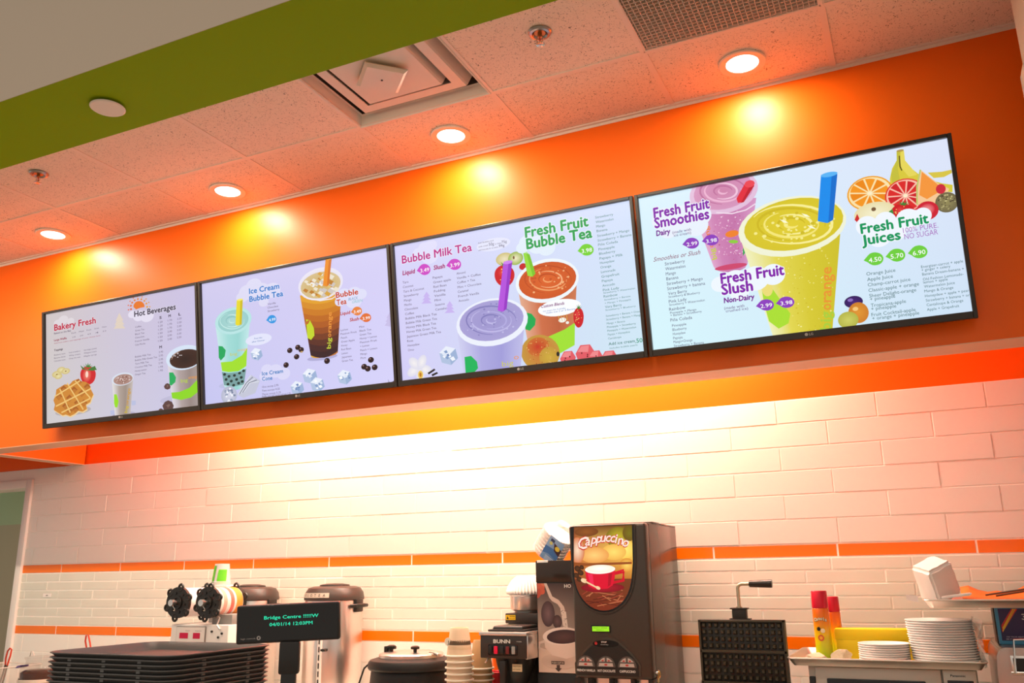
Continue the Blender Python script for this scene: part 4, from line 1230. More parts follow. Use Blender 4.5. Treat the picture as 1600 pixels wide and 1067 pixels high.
('E',1841,359,117,109,0.0,(250,190,170)),
('P',[1854,368,1939,403,1934,413,1927,422,1920,431,1911,439],(206,30,40)),
('P',[1847,373,1903,444,1892,450,1881,454,1869,457,1857,459],(220,40,40)),
('P',[1839,373,1847,459,1834,458,1822,456,1810,452,1798,447],(206,30,40)),
('P',[1831,369,1789,442,1778,435,1768,427,1760,418,1752,408],(220,40,40)),
('P',[1827,361,1747,399,1742,388,1738,376,1736,364,1735,352],(206,30,40)),
('P',[1827,354,1735,342,1737,331,1740,319,1745,309,1751,299],(220,40,40)),
('P',[1832,347,1757,291,1766,283,1775,275,1785,269,1796,265],(206,30,40)),
('P',[1840,345,1806,261,1818,259,1831,258,1843,259,1856,261],(220,40,40)),
('P',[1848,347,1866,263,1878,268,1889,273,1900,280,1910,288],(206,30,40)),
('P',[1854,353,1918,295,1926,305,1932,315,1938,326,1942,338],(220,40,40)),
('P',[1856,361,1945,347,1946,359,1946,371,1945,382,1942,394],(206,30,40)),
('E',1841,359,13,12,0.0,(250,236,200)),
('P',[1952,202,2042,314,2104,365,2061,440,2007,472,1901,432,1921,287],(246,200,150)),
('P',[1958,218,2041,322,2054,369,1966,408,1924,372],(244,150,60)),
('S',[1952,202,1917,315,1903,433],10,(190,200,110)),
('E',2078,451,68,68,0.0,(150,140,90),(110,100,70)),
('K',2078,451,53,55,40,[(196,186,130),(80,70,50),(170,160,110)],3.6,7.3),
('E',2055,356,29,33,0.0,(206,40,60)),
('E',1643,447,134,81,0.0,(246,240,206),(232,220,170)),
('E',1637,414,15,14,0.0,(120,90,60)),
('P',[1510,465,1531,426,1540,456,1543,514],(206,40,40)),
('P',[1820,412,1838,417,1854,425,1867,436,1877,448,1883,462,1884,476,1881,492,1873,507,1862,520,1847,530,1830,535,1812,536,1794,533,1777,526,1763,514,1751,500,1743,484,1740,466,1741,450,1746,437,1756,426,1769,417,1784,412,1802,410],(206,24,34)),
('E',1796,452,29,28,0.0,(232,70,70),(206,24,34)),
('E',1775,442,4,3,0.0,(245,200,120)),
('E',1860,470,4,3,0.0,(245,200,120)),
('E',1791,502,4,3,0.0,(245,200,120)),
('E',1768,462,4,3,0.0,(245,200,120)),
('E',1812,464,4,3,0.0,(245,200,120)),
('E',1823,432,4,3,0.0,(245,200,120)),
('E',1771,460,4,3,0.0,(245,200,120)),
('E',1787,467,4,3,0.0,(245,200,120)),
('E',1802,463,4,3,0.0,(245,200,120)),
('E',1766,458,4,3,0.0,(245,200,120)),
('E',1770,470,4,3,0.0,(245,200,120)),
('E',1866,466,4,3,0.0,(245,200,120)),
('E',1842,502,4,3,0.0,(245,200,120)),
('E',1804,458,4,3,0.0,(245,200,120)),
('P',[1808,418,1776,398,1829,425],(60,130,50)),
('P',[1808,418,1796,389,1829,425],(60,130,50)),
('P',[1808,418,1823,390,1829,425],(60,130,50)),
('P',[1808,418,1849,399,1829,425],(60,130,50)),
('P',[1808,418,1865,415,1829,425],(60,130,50)),
('E',1958,485,67,63,0.0,(206,30,50)),
('E',1959,477,44,38,0.0,(240,150,150),(214,50,70)),
('P',[1728,448,1751,435,1756,467,1728,490],(60,140,60)),
('E',1582,521,70,68,0.0,(240,246,254)),
('E',1699,513,69,68,0.0,(240,246,254)),
('E',1837,524,75,74,0.0,(240,246,254)),
('E',1927,513,54,54,0.0,(240,246,254)),
('E',1648,603,77,75,0.0,(240,246,254)),
('E',1752,593,63,62,0.0,(240,246,254)),
('T','Fresh Fruit',1538,568,421,70.0,(10,150,90),0.035,0.0,(244,248,255)),
('T','Juices',1536,647,244,69.6,(10,150,90),0.035,0.0,(244,248,255)),
('T','100% PURE.',1797,609,212,35.8,(170,110,190)),
('T','NO SUGAR',1800,653,202,38.4,(170,110,190)),
('P',[1533,753,1566,721,1575,714,1586,710,1598,708,1611,709,1623,713,1634,718,1644,726,1651,735,1655,745,1657,756,1655,767,1651,776,1644,785,1635,791,1624,796,1612,797,1599,797,1587,794,1576,788,1566,780,1559,771],(110,206,60)),
('T','4.50',1565,773,79,32.0,(255,255,255),0.008,0.0),
('P',[1670,750,1702,718,1712,712,1722,708,1734,706,1747,707,1759,710,1769,716,1779,723,1786,732,1790,743,1791,753,1790,764,1786,773,1779,782,1770,788,1759,792,1747,794,1735,794,1723,790,1712,785,1703,777,1695,768],(110,206,60)),
('T','5.70',1701,770,78,31.8,(255,255,255),0.008,0.0),
('P',[1807,750,1838,719,1848,713,1858,708,1870,707,1882,707,1894,711,1904,716,1913,724,1920,733,1924,743,1926,753,1924,764,1920,773,1913,782,1904,788,1894,792,1882,794,1870,793,1858,790,1848,785,1838,777,1831,768],(110,206,60)),
('T','6.90',1837,770,76,31.2,(255,255,255),0.008,0.0),
('T','Orange Juice',1539,859,180,24.8,(70,110,110)),
('T','Apple Juice',1539,897,160,24.6,(70,110,110)),
('T','Champ-carrot juice',1539,934,262,24.6,(70,110,110)),
('T','Classic-apple + orange',1539,972,309,24.8,(70,110,110)),
('T','Sheer Delight-orange',1539,1009,288,24.6,(70,110,110)),
('T','+ pineapple',1541,1032,156,24.6,(70,110,110)),
('T','Tropicana-apple',1541,1075,216,24.4,(70,110,110)),
('T','+ pineapple',1540,1098,155,24.4,(70,110,110)),
('T','Fruit Cocktail-apple',1537,1138,270,24.4,(70,110,110)),
('T','+ orange + pineapple',1539,1163,287,24.4,(70,110,110)),
('T','Energizer-carrot + apple',1875,861,247,19.0,(70,110,110)),
('T','+ ginger + celery',1874,883,171,18.8,(70,110,110)),
('T','Banana Dream-banana +',1875,911,246,18.8,(70,110,110)),
('T','Old Fashion Lemonade-',1875,945,239,18.8,(70,110,110)),
('T','lemon + apple',1875,965,144,18.8,(70,110,110)),
('T','Watermelon Juice',1876,994,181,18.8,(70,110,110)),
('T','Mango & Orange',1874,1024,171,18.6,(70,110,110)),
('T','Honeydew + apple + pear',1874,1056,257,18.6,(70,110,110)),
('T','Strawberry + banana + or',1875,1086,256,18.6,(70,110,110)),
('T','Cantaloupe & Orange',1876,1116,215,18.6,(70,110,110)),
('T','Apple + Grapefruit',1874,1147,189,18.6,(70,110,110)),
('E',1437,1024,59,41,0.0,(70,30,120),(50,20,90)),
('E',1418,1009,18,11,0.0,(140,110,190)),
('E',1459,1101,64,71,0.0,(226,150,50),(206,126,40)),
('E',1389,1142,65,57,0.0,(206,206,100),(180,180,70)),
('E',1443,1073,18,14,0.0,(246,200,120)),
],
]
# ---------------------------------------------------------------- the four menu screens
def hx(c): return srgb(*c)
U = .0005
class Picture:
    """flat shapes in thin layers, in the plane of a screen or a print: (u, v) from the top left, v downwards"""
    STEP = .00003
    def __init__(s, y0): s.bm = bmesh.new(); s.col = s.bm.loops.layers.float_color.new('Col'); s.y = y0
    def face(s, pts, cols, dy=0.):
        try: f = s.bm.faces.new([s.bm.verts.new((u, s.y + dy, -v)) for u, v in pts])
        except ValueError: return
        if isinstance(cols[0], float): cols = [cols] * len(pts)
        for l, c in zip(f.loops, cols): l[s.col] = (*c, 1)
    def up(s): s.y -= s.STEP
    def poly(s, pts, c): s.up(); s.face(pts, c)
    def ell(s, x, y, rx, ry, rot, c, c2=None, n=None):
        s.up(); n = n or (28 if max(rx, ry) > .012 else 14)
        ca, sa = math.cos(rot), math.sin(rot)
        P = [(x + rx * math.cos(t) * ca - ry * math.sin(t) * sa, y + rx * math.cos(t) * sa + ry * math.sin(t) * ca) for t in (2 * math.pi * k / n for k in range(n))]
        if c2 is None: s.face(P, c)
        else:
            for k in range(n): s.face([(x, y), P[k], P[(k + 1) % n]], [c, c2, c2])
    def stroke(s, pts, w, c):
        s.up(); n = len(pts); L = []; R = []
        for i, p in enumerate(pts):
            a, b = pts[max(i - 1, 0)], pts[min(i + 1, n - 1)]
            dx, dy = b[0] - a[0], b[1] - a[1]; d = math.hypot(dx, dy) or 1
            k = w / 2 * (1 if n < 5 else .25 + .75 * math.sin(math.pi * i / (n - 1)))
            L.append((p[0] - dy / d * k, p[1] + dx / d * k)); R.append((p[0] + dy / d * k, p[1] - dx / d * k))
        for i in range(n - 1): s.face([L[i], L[i + 1], R[i + 1], R[i]], c)
    def cup(s, tl, tr, br, bl, k, cols):
        s.up(); n = 12; hgt = math.hypot(bl[0] - tl[0], bl[1] - tl[1])
        def C(q): q *= len(cols) - 1; i = min(int(q), len(cols) - 2); f = q - i; return tuple(a + (b - a) * f for a, b in zip(cols[i], cols[i + 1]))
        for i in range(n):
            q0, q1 = i / n, (i + 1) / n
            def top(q): return (tl[0] + (tr[0] - tl[0]) * q, tl[1] + (tr[1] - tl[1]) * q)
            def bot(q): return (bl[0] + (br[0] - bl[0]) * q, bl[1] + (br[1] - bl[1]) * q + k * hgt * .8 * math.sqrt(max(0, 1 - (2 * q - 1) ** 2)))
            s.face([top(q0), top(q1), bot(q1), bot(q0)], [C(q0), C(q1), C(q1), C(q0)])
    def text(s, t, x, y, w, h, c, b=0., sh=0., halo=None, ang=0.):
        vs, fs = text_shape(t, b, sh)
        if not vs: return
        x0 = min(v[0] for v in vs); x1 = max(v[0] for v in vs)
        sx, sy = w / (x1 - x0), h / CAP
        def put(vs, fs, c, dy, ox, b):
            per = len(vs) // (1 if not b else 5 if b < .05 else 9)
            ca, sa = math.cos(ang), math.sin(ang)
            P = [(x + (a - ox) * sx * ca + e * sy * sa, y + (a - ox) * sx * sa - e * sy * ca) for a, e in vs]
            V = [s.bm.verts.new((u, s.y + dy - .000012 * (i // per), -v)) for i, (u, v) in enumerate(P)]
            for f in fs:
                try: F = s.bm.faces.new([V[i] for i in f])
                except ValueError: continue
                for l in F.loops: l[s.col] = (*c, 1)
        if halo: put(*text_shape(t, .085, sh), halo, 0, x0, .085); s.up(); s.up(); s.up()
        put(vs, fs, c, -s.STEP * .5, x0, b)
    def draw(s, ops):
        for o in ops:
            k, a = o[0], o[1:]
            if k == 'P': s.poly([(a[0][i] * U, a[0][i + 1] * U) for i in range(0, len(a[0]), 2)], hx(a[1]))
            elif k == 'S': s.stroke([(a[0][i] * U, a[0][i + 1] * U) for i in range(0, len(a[0]), 2)], a[1] * U, hx(a[2]))
            elif k == 'E': s.ell(a[0] * U, a[1] * U, a[2] * U, a[3] * U, a[4], hx(a[5]), hx(a[6]) if len(a) > 6 else None)
            elif k == 'C': s.cup(*[(a[i] * U, a[i + 1] * U) for i in (0, 2, 4, 6)], a[8], [hx(c) for c in a[9]])
            elif k == 'T': s.text(a[0], a[1] * U, a[2] * U, a[3] * U, a[4] * U, hx(a[5]), *(a[6:8] if len(a) > 6 else ()), halo=hx(a[8]) if len(a) > 8 else None)
            elif k == 'R':
                dx, dy = (a[3] - a[1]) * U, (a[4] - a[2]) * U
                s.text(a[0], a[1] * U, a[2] * U, math.hypot(dx, dy), a[5] * U, hx(a[6]), .018, ang=math.atan2(dy, dx))
            elif k == 'K':
                s.up()
                for _ in range(a[4]):
                    t = random.random() * 6.283; q = math.sqrt(random.random()); r = random.uniform(a[6], a[7]) * U; c = hx(random.choice(a[5]))
                    x, y = (a[0] + a[2] * q * math.cos(t)) * U, (a[1] + a[3] * q * math.sin(t)) * U
                    s.face([(x + r * math.cos(j * 1.047), y + .8 * r * math.sin(j * 1.047)) for j in range(6)], c, -random.random() * s.STEP * .8)
                s.up()
        return s
    def clip(s, u0, u1, v0, v1):
        for co, no in (((u0, 0, 0), (-1, 0, 0)), ((u1, 0, 0), (1, 0, 0)), ((0, 0, -v0), (0, 0, 1)), ((0, 0, -v1), (0, 0, -1))):
            bmesh.ops.bisect_plane(s.bm, geom=s.bm.verts[:] + s.bm.edges[:] + s.bm.faces[:], plane_co=co, plane_no=no, clear_outer=True)
        return s
    def build(s, name, m, parent):
        bmesh.ops.triangulate(s.bm, faces=[f for f in s.bm.faces if len(f.verts) > 4])
        for f in s.bm.faces:
            f.normal_update()
            if f.normal.y > 0: f.normal_flip()
        me = bpy.data.meshes.new(name); s.bm.to_mesh(me); s.bm.free(); me.materials.append(m)
        o = bpy.data.objects.new(name, me); COL.objects.link(o); o.parent = parent
        return o

TVX, TVW, TVP, TVH, TILT = -0.4156, 1.0803, 1.0863, 0.6166, 0.14714
TVZ, TVY = H - 1.0386, -0.07
M_SCREEN = picture_mat('lit_screen_picture', .90)
M_LOGO = mat('grey_logo_print', (.42, .38, .36), .5)
TV_LABELS = ('wall-mounted menu screen headed Bakery Fresh and Hot Beverages', 'wall-mounted menu screen headed Ice Cream Bubble Tea with an amber iced tea',
             'wall-mounted menu screen headed Bubble Milk Tea with a purple smoothie', 'wall-mounted menu screen headed Fresh Fruit Smoothies with a yellow slush')
for i in range(4):
    root = empty('menu_screen', (TVX + i * TVP, TVY, TVZ), label=TV_LABELS[i], cat='screen', group='menu screens along the orange wall')
    root.rotation_euler = (TILT, 0, 0)
    bl, bt, bb = .0135, .0125, .0235
    f = MB()
    for a in ((0, bl, 0, TVH), (TVW - bl, TVW, 0, TVH), (bl, TVW - bl, 0, bb), (bl, TVW - bl, TVH - bt, TVH)):
        f.box(a[0], a[1], -.004, .018, a[2], a[3], .0015, 1)
    f.build('bezel', M_BEZEL, root)
    MB().box(.004, TVW - .004, .0145, .030, .004, TVH - .004).box(.12, TVW - .12, .028, .046, .08, TVH - .10, .01).build('back_cover', M_BLACK, root)
    lg = MB().lathe([(0, 0), (.0055, 0), (.0055, .0006), (0, .0006)], c=(TVW * .515, -.0044, .0125), seg=20, axis='Y')
    lg.text('LG', (TVW * .515 + .009, -.0046, .0085), .0085, bold=.02)
    lg.build('maker_logo', M_LOGO, root, recalc=False)
    P = Picture(.0125)
    ops = PICTURES[i]; B = [hx(c) for c in ops[0][1]]
    n = 6
    for a in range(n):
        for b in range(n):
            def cc(u, v): return tuple((p * (1 - u) + q * u) * (1 - v) + (r * u + s_ * (1 - u)) * v for p, q, r, s_ in zip(*B))
            us, vs = (a / n, (a + 1) / n), (b / n, (b + 1) / n)
            q = [(us[0], vs[0]), (us[1], vs[0]), (us[1], vs[1]), (us[0], vs[1])]
            P.face([(u * TVW, v * TVH) for u, v in q], [cc(u, v) for u, v in q])
    P.draw(ops[1:]).clip(bl - .001, TVW - bl + .001, bt - .001, TVH - bb + .001)
    scr = P.build('lit_screen', M_SCREEN, root)
    scr.location = (0, 0, TVH)
    # bracket reaching back to the orange wall
    MB().box(.30, .78, .044, .060, .20, .44).box(.34, .37, .055, .085, .12, .48).box(.71, .74, .055, .085, .12, .48).build('wall_bracket', M_BLACK, root)
# ---------------------------------------------------------------- counters
CZ = .90
M_TOP = mat('pale_worktop', (.62, .56, .48), .35, vary=.05)
M_CAB = mat('white_cabinet', (.70, .66, .60), .5)
o = MB().box(-1.45, 4.45, .02, WY - .004, CZ - .04, CZ, .004).build('worktop', M_TOP); tag(o, 'long pale worktop along the tiled wall, carrying the machines', 'worktop')
for i in range(6):
    x0 = -1.40 + i * .96
    c = empty('base_cabinet', (x0, .06, 0), label='white base cabinet below the worktop, ' + ('at the doorway end', 'under the cup sealer', 'under the soup kettle', 'under the drinks machine', 'under the waffle iron', 'at the fryer end')[i], cat='cabinet')
    MB().box(0, .955, .0, .62, 0, CZ - .041).build('body', M_CAB, c, smooth=0)
    for s in (0, 1):
        d = MB().box(.01 + s * .475, .475 + s * .47, -.018, -.001, .10, CZ - .06, .003).build('door', M_CAB, c)
        hx0 = .44 if s == 0 else .51
        MB().tube([(hx0, -.018, .66), (hx0, -.045, .67), (hx0, -.045, .77), (hx0, -.018, .78)], .005).build('handle', M_STEEL, d)
c = MB().box(.4, 4.0, -1.75, -.95, 0, 1.10).m(1).box(.38, 4.02, -1.78, -.93, 1.10, 1.12).build('service_counter', [M_CAB, M_TOP], smooth=0)
tag(c, 'front service counter carrying the stack of grey trays and the till display', 'counter')

def at(mb, name, mats, root, smooth=35, recalc=True):
    """build a part drawn in room coordinates under its thing"""
    o = mb.build(name, mats, root, smooth, recalc)
    t = root
    loc = Vector((0, 0, 0))
    while t is not None: loc = loc + t.location; t = t.parent
    o.data.transform(Matrix.Translation(-loc)); return o
M_PRINT = picture_mat('printed_picture', 0, .35)
M_BACKLIT = picture_mat('backlit_picture', .95, .2)
def C(*c): return srgb(*c)
ORD = ('first', 'second', 'third', 'fourth', 'fifth', 'sixth', 'seventh', 'eighth', 'ninth', 'tenth', 'eleventh', 'twelfth', 'thirteenth', 'fourteenth', 'fifteenth', 'sixteenth', 'seventeenth', 'eighteenth', 'nineteenth', 'twentieth')
def nth(i): return 'topmost' if i == 0 else ORD[i] + ' from the top'

# ---------------------------------------------------------------- stack of cafeteria trays
M_TRAY = mat('grey_tray_plastic', (.115, .110, .105), .38, bump=.08, bscale=900)
M_TRAYR = mat('tray_rim', (.085, .085, .085), .35)
def rrect(x0, x1, y0, y1, r, z, n=5):
    P = []
    for cx, cy, a0 in ((x1 - r, y0 + r, -90), (x1 - r, y1 - r, 0), (x0 + r, y1 - r, 90), (x0 + r, y0 + r, 180)):
        for k in range(n + 1):
            a = math.radians(a0 + 90 * k / n); P.append((cx + r * math.cos(a), cy + r * math.sin(a), z))
    return P
def tray_mesh():
    L, D = .226, .190
    def R(i, z): return rrect(-L + i, L - i, -D + i, D - i, .055 - i * .4, z)
    mb = MB().loft([R(.022, 0), R(.004, .019), R(0, .0205), R(0, .0225), R(.003, .0235), R(.007, .022), R(.026, .003)])
    for sx in (-.12, .0, .12): mb.box(sx - .006, sx + .006, -D + .003, -D + .012, .003, .0115); mb.box(sx - .006, sx + .006, D - .012, D - .003, .003, .0115)
    for sy in (-.08, .08): mb.box(-L + .003, -L + .012, sy - .006, sy + .006, .003, .0115); mb.box(L - .012, L - .003, sy - .006, sy + .006, .003, .0115)
    return mb
t0 = tray_mesh().build('cafeteria_tray', M_TRAY)
NT = 17; PITCH = .0112
for i in range(NT):
    o = t0 if i == 0 else t0.copy()
    if i: COL.objects.link(o)
    o.location = (1.812 + random.uniform(-.0015, .0015), -1.290 + random.uniform(-.0015, .0015), 1.328 - .0235 - i * PITCH)
    o.rotation_euler = (0, 0, random.uniform(-.003, .003))
    tag(o, 'dark grey cafeteria tray in the tall stack on the service counter, ' + nth(i), 'tray', 'stacked cafeteria trays')
ZT = 1.328 - .0235 - (NT - 1) * PITCH
o = MB().box(1.60, 2.0, -1.45, -1.13, 1.12, ZT, .006).build('tray_stand', M_BLACK); tag(o, 'low black stand under the stack of grey trays', 'stand')

# ---------------------------------------------------------------- till pole display
root = empty('customer_display', (2.36, -1.45, 1.12), label='black till pole display with green lettering beside the tray stack', cat='display')
MB().lathe([(0, 0), (.07, 0), (.075, .006), (.03, .02), (0, .02)], seg=32).build('base', M_BLACK, root)
pl = MB().box(-.016, .016, -.014, .014, .012, .20, .004).box(-.022, .022, -.016, .016, .175, .245, .005).build('pole', M_BLACK, root); pl.rotation_euler = (0, 0, .55)
hd = MB().box(-.114, .114, -.014, .018, -.041, .041, .004).build('housing', M_BLACK, root); hd.location = (-.006, .0, .2845); hd.rotation_euler = (.03, -.03, .52)
w = MB().box(-.109, .109, -.0152, -.0138, -.036, .036).build('window', M_BLACKG, hd)
g = mat('green_glow', (.0, .1, .05), .5, emit=(.02, .75, .42), estr=1.0)
l = MB().text('Bridge Centre !!!!!W', (-.053, -.0156, .010), .0074, width=.120, bold=.012).text('04/01/14 12:03PM', (-.041, -.0156, -.005), .0074, width=.095, bold=.012)
l.build('lit_lettering', g, hd, smooth=0, recalc=False)
MB().text('logic controls', (-.103, -.0156, -.031), .0035, width=.032).lathe([(.002, 0), (.0045, 0), (.0045, .0004), (.002, .0004)], c=(-.064, -.0156, -.029), seg=16, axis='Y', closed=True).build('printed_mark', M_LOGO, hd, smooth=0, recalc=False)

# ---------------------------------------------------------------- cup sealing machine with film rolls
M_SEAL = mat('white_enamelled_steel', (.78, .72, .68), .35)
root = empty('cup_sealing_machine', (.58, .24, CZ), label='white cup sealing machine with red digital readouts under the film rolls', cat='machine')
at(MB().box(.405, .755, .115, .385, CZ, 1.300, .006), 'body', M_SEAL, root)
at(MB().box(.445, .625, .109, .117, 1.19, 1.292, .003).m(1).box(.449, .621, .1075, .110, 1.194, 1.288).m(0).text('Counter', (.505, .107, 1.270), .006).text('Temperature', (.563, .107, 1.270), .005, width=.04), 'control_panel', [mat('dark_panel_edge', (.25, .22, .2), .4), M_SEAL], root, recalc=False)
for a, b in ((.470, .522), (.553, .595)):
    at(MB().box(a, b, .1062, .108, 1.238, 1.263), 'red_readout', mat('red_led', (.25, .0, .02), .3, emit=(.34, .0, .02), estr=.7), root)
at(MB().box(.47, .57, .285, .38, 1.30, 1.474, .004), 'film_post', M_SEAL, root)
for x, z in ((.66, 1.27), (.72, 1.262), (.70, 1.245)): at(MB().cyl((x, .109, z), .005, .008, 12, 'Y'), 'button', M_BLACK, root)
at(MB().box(.63, .75, .14, .37, 1.300, 1.345, .004), 'film_feed', mat('grey_feed', (.30, .28, .26), .4), root)
at(MB().tube([(.66, .12, 1.345), (.70, .115, 1.33), (.69, .11, 1.30), (.71, .11, 1.28)], .004), 'wire', M_STEEL, root)
def film_roll(x, z, label, band):
    r = empty('film_roll', (x, .19, z), label=label, cat='film roll', group='film rolls on the cup sealer')
    MB().lathe([(.0, -.075), (.066, -.075), (.066, .075), (0, .075)], seg=40, axis='Y').build('film', band, r)
    for s in (-1, 1):
        e = MB()
        y0 = -.092 if s < 0 else .076
        e.lathe([(0, 0), (.071, 0), (.071, .016), (0, .016)], c=(0, y0, 0), seg=40, axis='Y')
        for k in range(6):
            a = math.radians(20 + 60 * k)
            c = Vector((.068 * math.cos(a), y0 + .008, .068 * math.sin(a)))
            e.tube([(c.x + (.012 + .004 * abs(math.cos(a))) * math.cos(t), c.y - .004, c.z + (.012 + .004 * abs(math.sin(a))) * math.sin(t)) for t in (2 * math.pi * q / 14 for q in range(14))], .0058, 8, closed=True)
            e.tube([(.045 * math.cos(a + .5), y0 - .004, .045 * math.sin(a + .5)), (.045 * math.cos(a + .5), y0 + .001, .045 * math.sin(a + .5))], .007, 10)
        e.lathe([(.022, 0), (.030, 0), (.030, -.006), (.022, -.006)], c=(0, y0, 0), seg=24, axis='Y', closed=True)
        e.build('end_plate', M_BLACK, r)
    sp_ = MB().cyl((0, -.125, 0), .011, .26, 16, 'Y', .011).cyl((0, -.135, 0), .015, .018, 16, 'Y')
    sp_.bm.verts.ensure_lookup_table(); sp_.build('spindle', M_STEEL, r)
    MB().tube([(-.012, -.105, -.002), (-.004, -.118, -.012), (.006, -.112, -.028), (.004, -.108, -.036), (-.003, -.112, -.034)], .0018, 6).build('wire_clip', M_CHROME, r)
    return r
film_roll(.449, 1.398, 'plain white film roll with a black loop-edged end plate, left of the pair', mat('white_film', (.86, .80, .78), .35))
r2 = film_roll(.634, 1.398, 'film roll printed pink and orange with a black loop-edged end plate, beside the urn', mat('printed_film', (.86, .76, .70), .3))
bnd = MB()
bnd.m(0).lathe([(.0664, -.055), (.0668, -.050), (.0668, -.036), (.0664, -.031)], seg=40, axis='Y').m(1).lathe([(.0664, -.008), (.0668, -.004), (.0668, .012), (.0664, .016)], seg=40, axis='Y').m(2).lathe([(.0664, .03), (.0668, .034), (.0668, .068), (.0664, .072)], seg=40, axis='Y')
bnd.build('printed_band', [mat('pink_print', (.75, .38, .30), .4), mat('red_print', (.70, .16, .12), .4), mat('orange_print', (.85, .30, .05), .4)], r2)

# clear cups with green print, upside down on top of the sealer
M_CLEAR = mat('clear_plastic', (.86, .84, .82), .12, alpha=.42)
M_CLEARG = mat('green_cup_print', (.12, .55, .02), .4)
def clear_cup():
    r = empty('clear_cup')
    MB().lathe([(.0465, 0), (.047, .003), (.044, .005), (.035, .088), (0, .089), (0, .087), (.034, .086), (.043, .004)], seg=28).build('wall', M_CLEAR, r)
    g = MB()
    for a0, a1, h0, h1 in ((-2.4, -1.75, .010, .078), (-1.35, -.3, .008, .060)):
        L = []
        n = 8
        for j in range(5):
            z = h0 + (h1 - h0) * j / 4; rr = .0445 - (z - .005) * .108 + .0006; L.append([(rr * math.cos(a0 + (a1 - a0) * k / n + .12 * j / 4), rr * math.sin(a0 + (a1 - a0) * k / n + .12 * j / 4), z) for k in range(n + 1)])
        g.loft(L, closed=False, cap0=False, cap1=False)
    g.build('green_print', M_CLEARG, r)
    return r
cc = clear_cup()
for i in range(4):
    o = cc if i == 0 else copy_tree(cc)
    o.location = (.492, .332, 1.475 + (3 - i) * .0042); tag(o, 'clear plastic cup with green print nested upside down on the sealer, ' + nth(i), 'cup', 'clear cups on the cup sealer')
rim_ = MB()

# ---------------------------------------------------------------- two drink urns
def urn(x, lab, txt):
    r = empty('drink_urn', (x, .55, CZ), label=lab, cat='urn', group='steel drink urns')
    R = .140
    MB().lathe([(0, 0), (R * .98, 0), (R, .01), (R, .490), (R * .98, .497), (0, .497)], seg=56).build('body', M_STEEL, r)
    ld = MB().lathe([(R * .99, .495), (R * 1.035, .497), (R * 1.04, .505), (R * 1.0, .532), (R * .90, .552), (R * .72, .560), (0, .563)], seg=56).build('lid', mat('brown_black_lid', (.050, .036, .030), .4), r)
    MB().lathe([(0, .0), (.075, .0), (.072, .010), (.04, .016), (0, .017)], c=(0, 0, .557), seg=36).build('grip', M_BLACK, ld)
    # tape label wrapped on the lid
    a0, a1 = math.radians(-138), math.radians(-64)
    L = []
    for z in (.509, .531): L.append([((R * 1.045 - (z - .509) * .20) * math.cos(a0 + (a1 - a0) * k / 12), (R * 1.045 - (z - .509) * .20) * math.sin(a0 + (a1 - a0) * k / 12), z) for k in range(13)])
    tp = MB().loft(L, closed=False, cap0=False, cap1=False).build('tape_label', mat('masking_tape', (.55, .48, .40), .7), ld)
    tx = MB()
    for i, ch in enumerate(txt):
        if ch == ' ': continue
        a = a0 + (a1 - a0) * (i + .8) / (len(txt) + .8)
        rr = R * 1.045
        m_ = Matrix.Translation((rr * math.cos(a), rr * math.sin(a), .514)) @ Matrix.Rotation(a + math.pi / 2, 4, 'Z') @ Matrix.Rotation(-.2, 4, 'X')
        tx.text(ch, (0, -.0012, 0), .013, bold=.012, center=True, xf=m_)
    tx.build('handwriting', M_BLACK, tp, smooth=0, recalc=False)
    # side handles
    for s in (-1, 1):
        h = MB().box(R * s - .012, R * s + .012, -.03, .03, .440, .500, .006)
        h.tube([(s * (R - .005), -.055, .468), (s * (R + .020), -.045, .470), (s * (R + .032), 0, .472), (s * (R + .020), .045, .470), (s * (R - .005), .055, .468)], .0085, 10)
        h.build('handle', M_BLACK, r)
    # sight gauge on the front
    a = math.radians(-78)
    gx, gy = R * math.cos(a), R * math.sin(a)
    g = MB().box(gx - .010, gx + .010, gy - .008, gy + .004, .10, .46, .003).build('gauge_strip', mat('white_gauge', (.80, .76, .72), .4), r)
    k = MB()
    for j in range(9): k.box(gx - .003, gx + .003, gy - .010, gy - .0075, .12 + j * .036, .145 + j * .036)
    k.build('gauge_slot', M_BLACK, g)
    kb = MB().cyl((gx + .030, gy - .022, .275), .007, .03, 12, 'Y').box(gx + .018, gx + .042, gy - .024, gy - .016, .270, .280, .002).build('knob', M_BLACK, r)
    if x > .8: MB().tube([(0, -R + .004, .055), (0, -R - .05, .055)], .014, 14).tube([(0, -R - .05, .065), (0, -R - .05, .025)], .011, 12).box(-.010, .010, -R - .062, -R - .038, .06, .12, .004).build('tap', M_BLACK, r)
    return r
urn(.492, 'steel drink urn with taped brown lid, directly behind the till display', 'FOR TEA')
urn(1.018, 'steel drink urn with taped brown lid, between the till display and the soup kettle', 'OOLOTEA')

# ---------------------------------------------------------------- soup kettle
root = empty('soup_kettle', (1.614, .30, CZ), label='round black soup kettle with a steel lid left of the paper cups', cat='kettle')
M_HAMMER = mat('hammered_black', (.014, .011, .010), .42, spec=.35, bump=.5, bscale=420)
MB().lathe([(0, 0), (.135, 0), (.15, .02), (.170, .10), (.176, .16), (.170, .215), (.166, .222)], seg=56).build('body', M_HAMMER, root)
MB().lathe([(.160, .218), (.180, .220), (.185, .228), (.183, .248), (.176, .258), (.140, .268), (.130, .268)], seg=56).build('rim_band', M_HAMMER, root)
ld = MB().lathe([(.132, .266), (.138, .268), (.139, .280), (.134, .284), (.10, .290), (0, .293)], seg=56).build('lid', M_STEEL, root)
for dx, dy in ((-.075, -.04), (.055, -.06)): MB().lathe([(.007, 0), (.008, .012), (.019, .016), (.019, .024), (.012, .028), (0, .028)], c=(dx, dy, .289), seg=20).build('knob', M_BLACKG, ld)
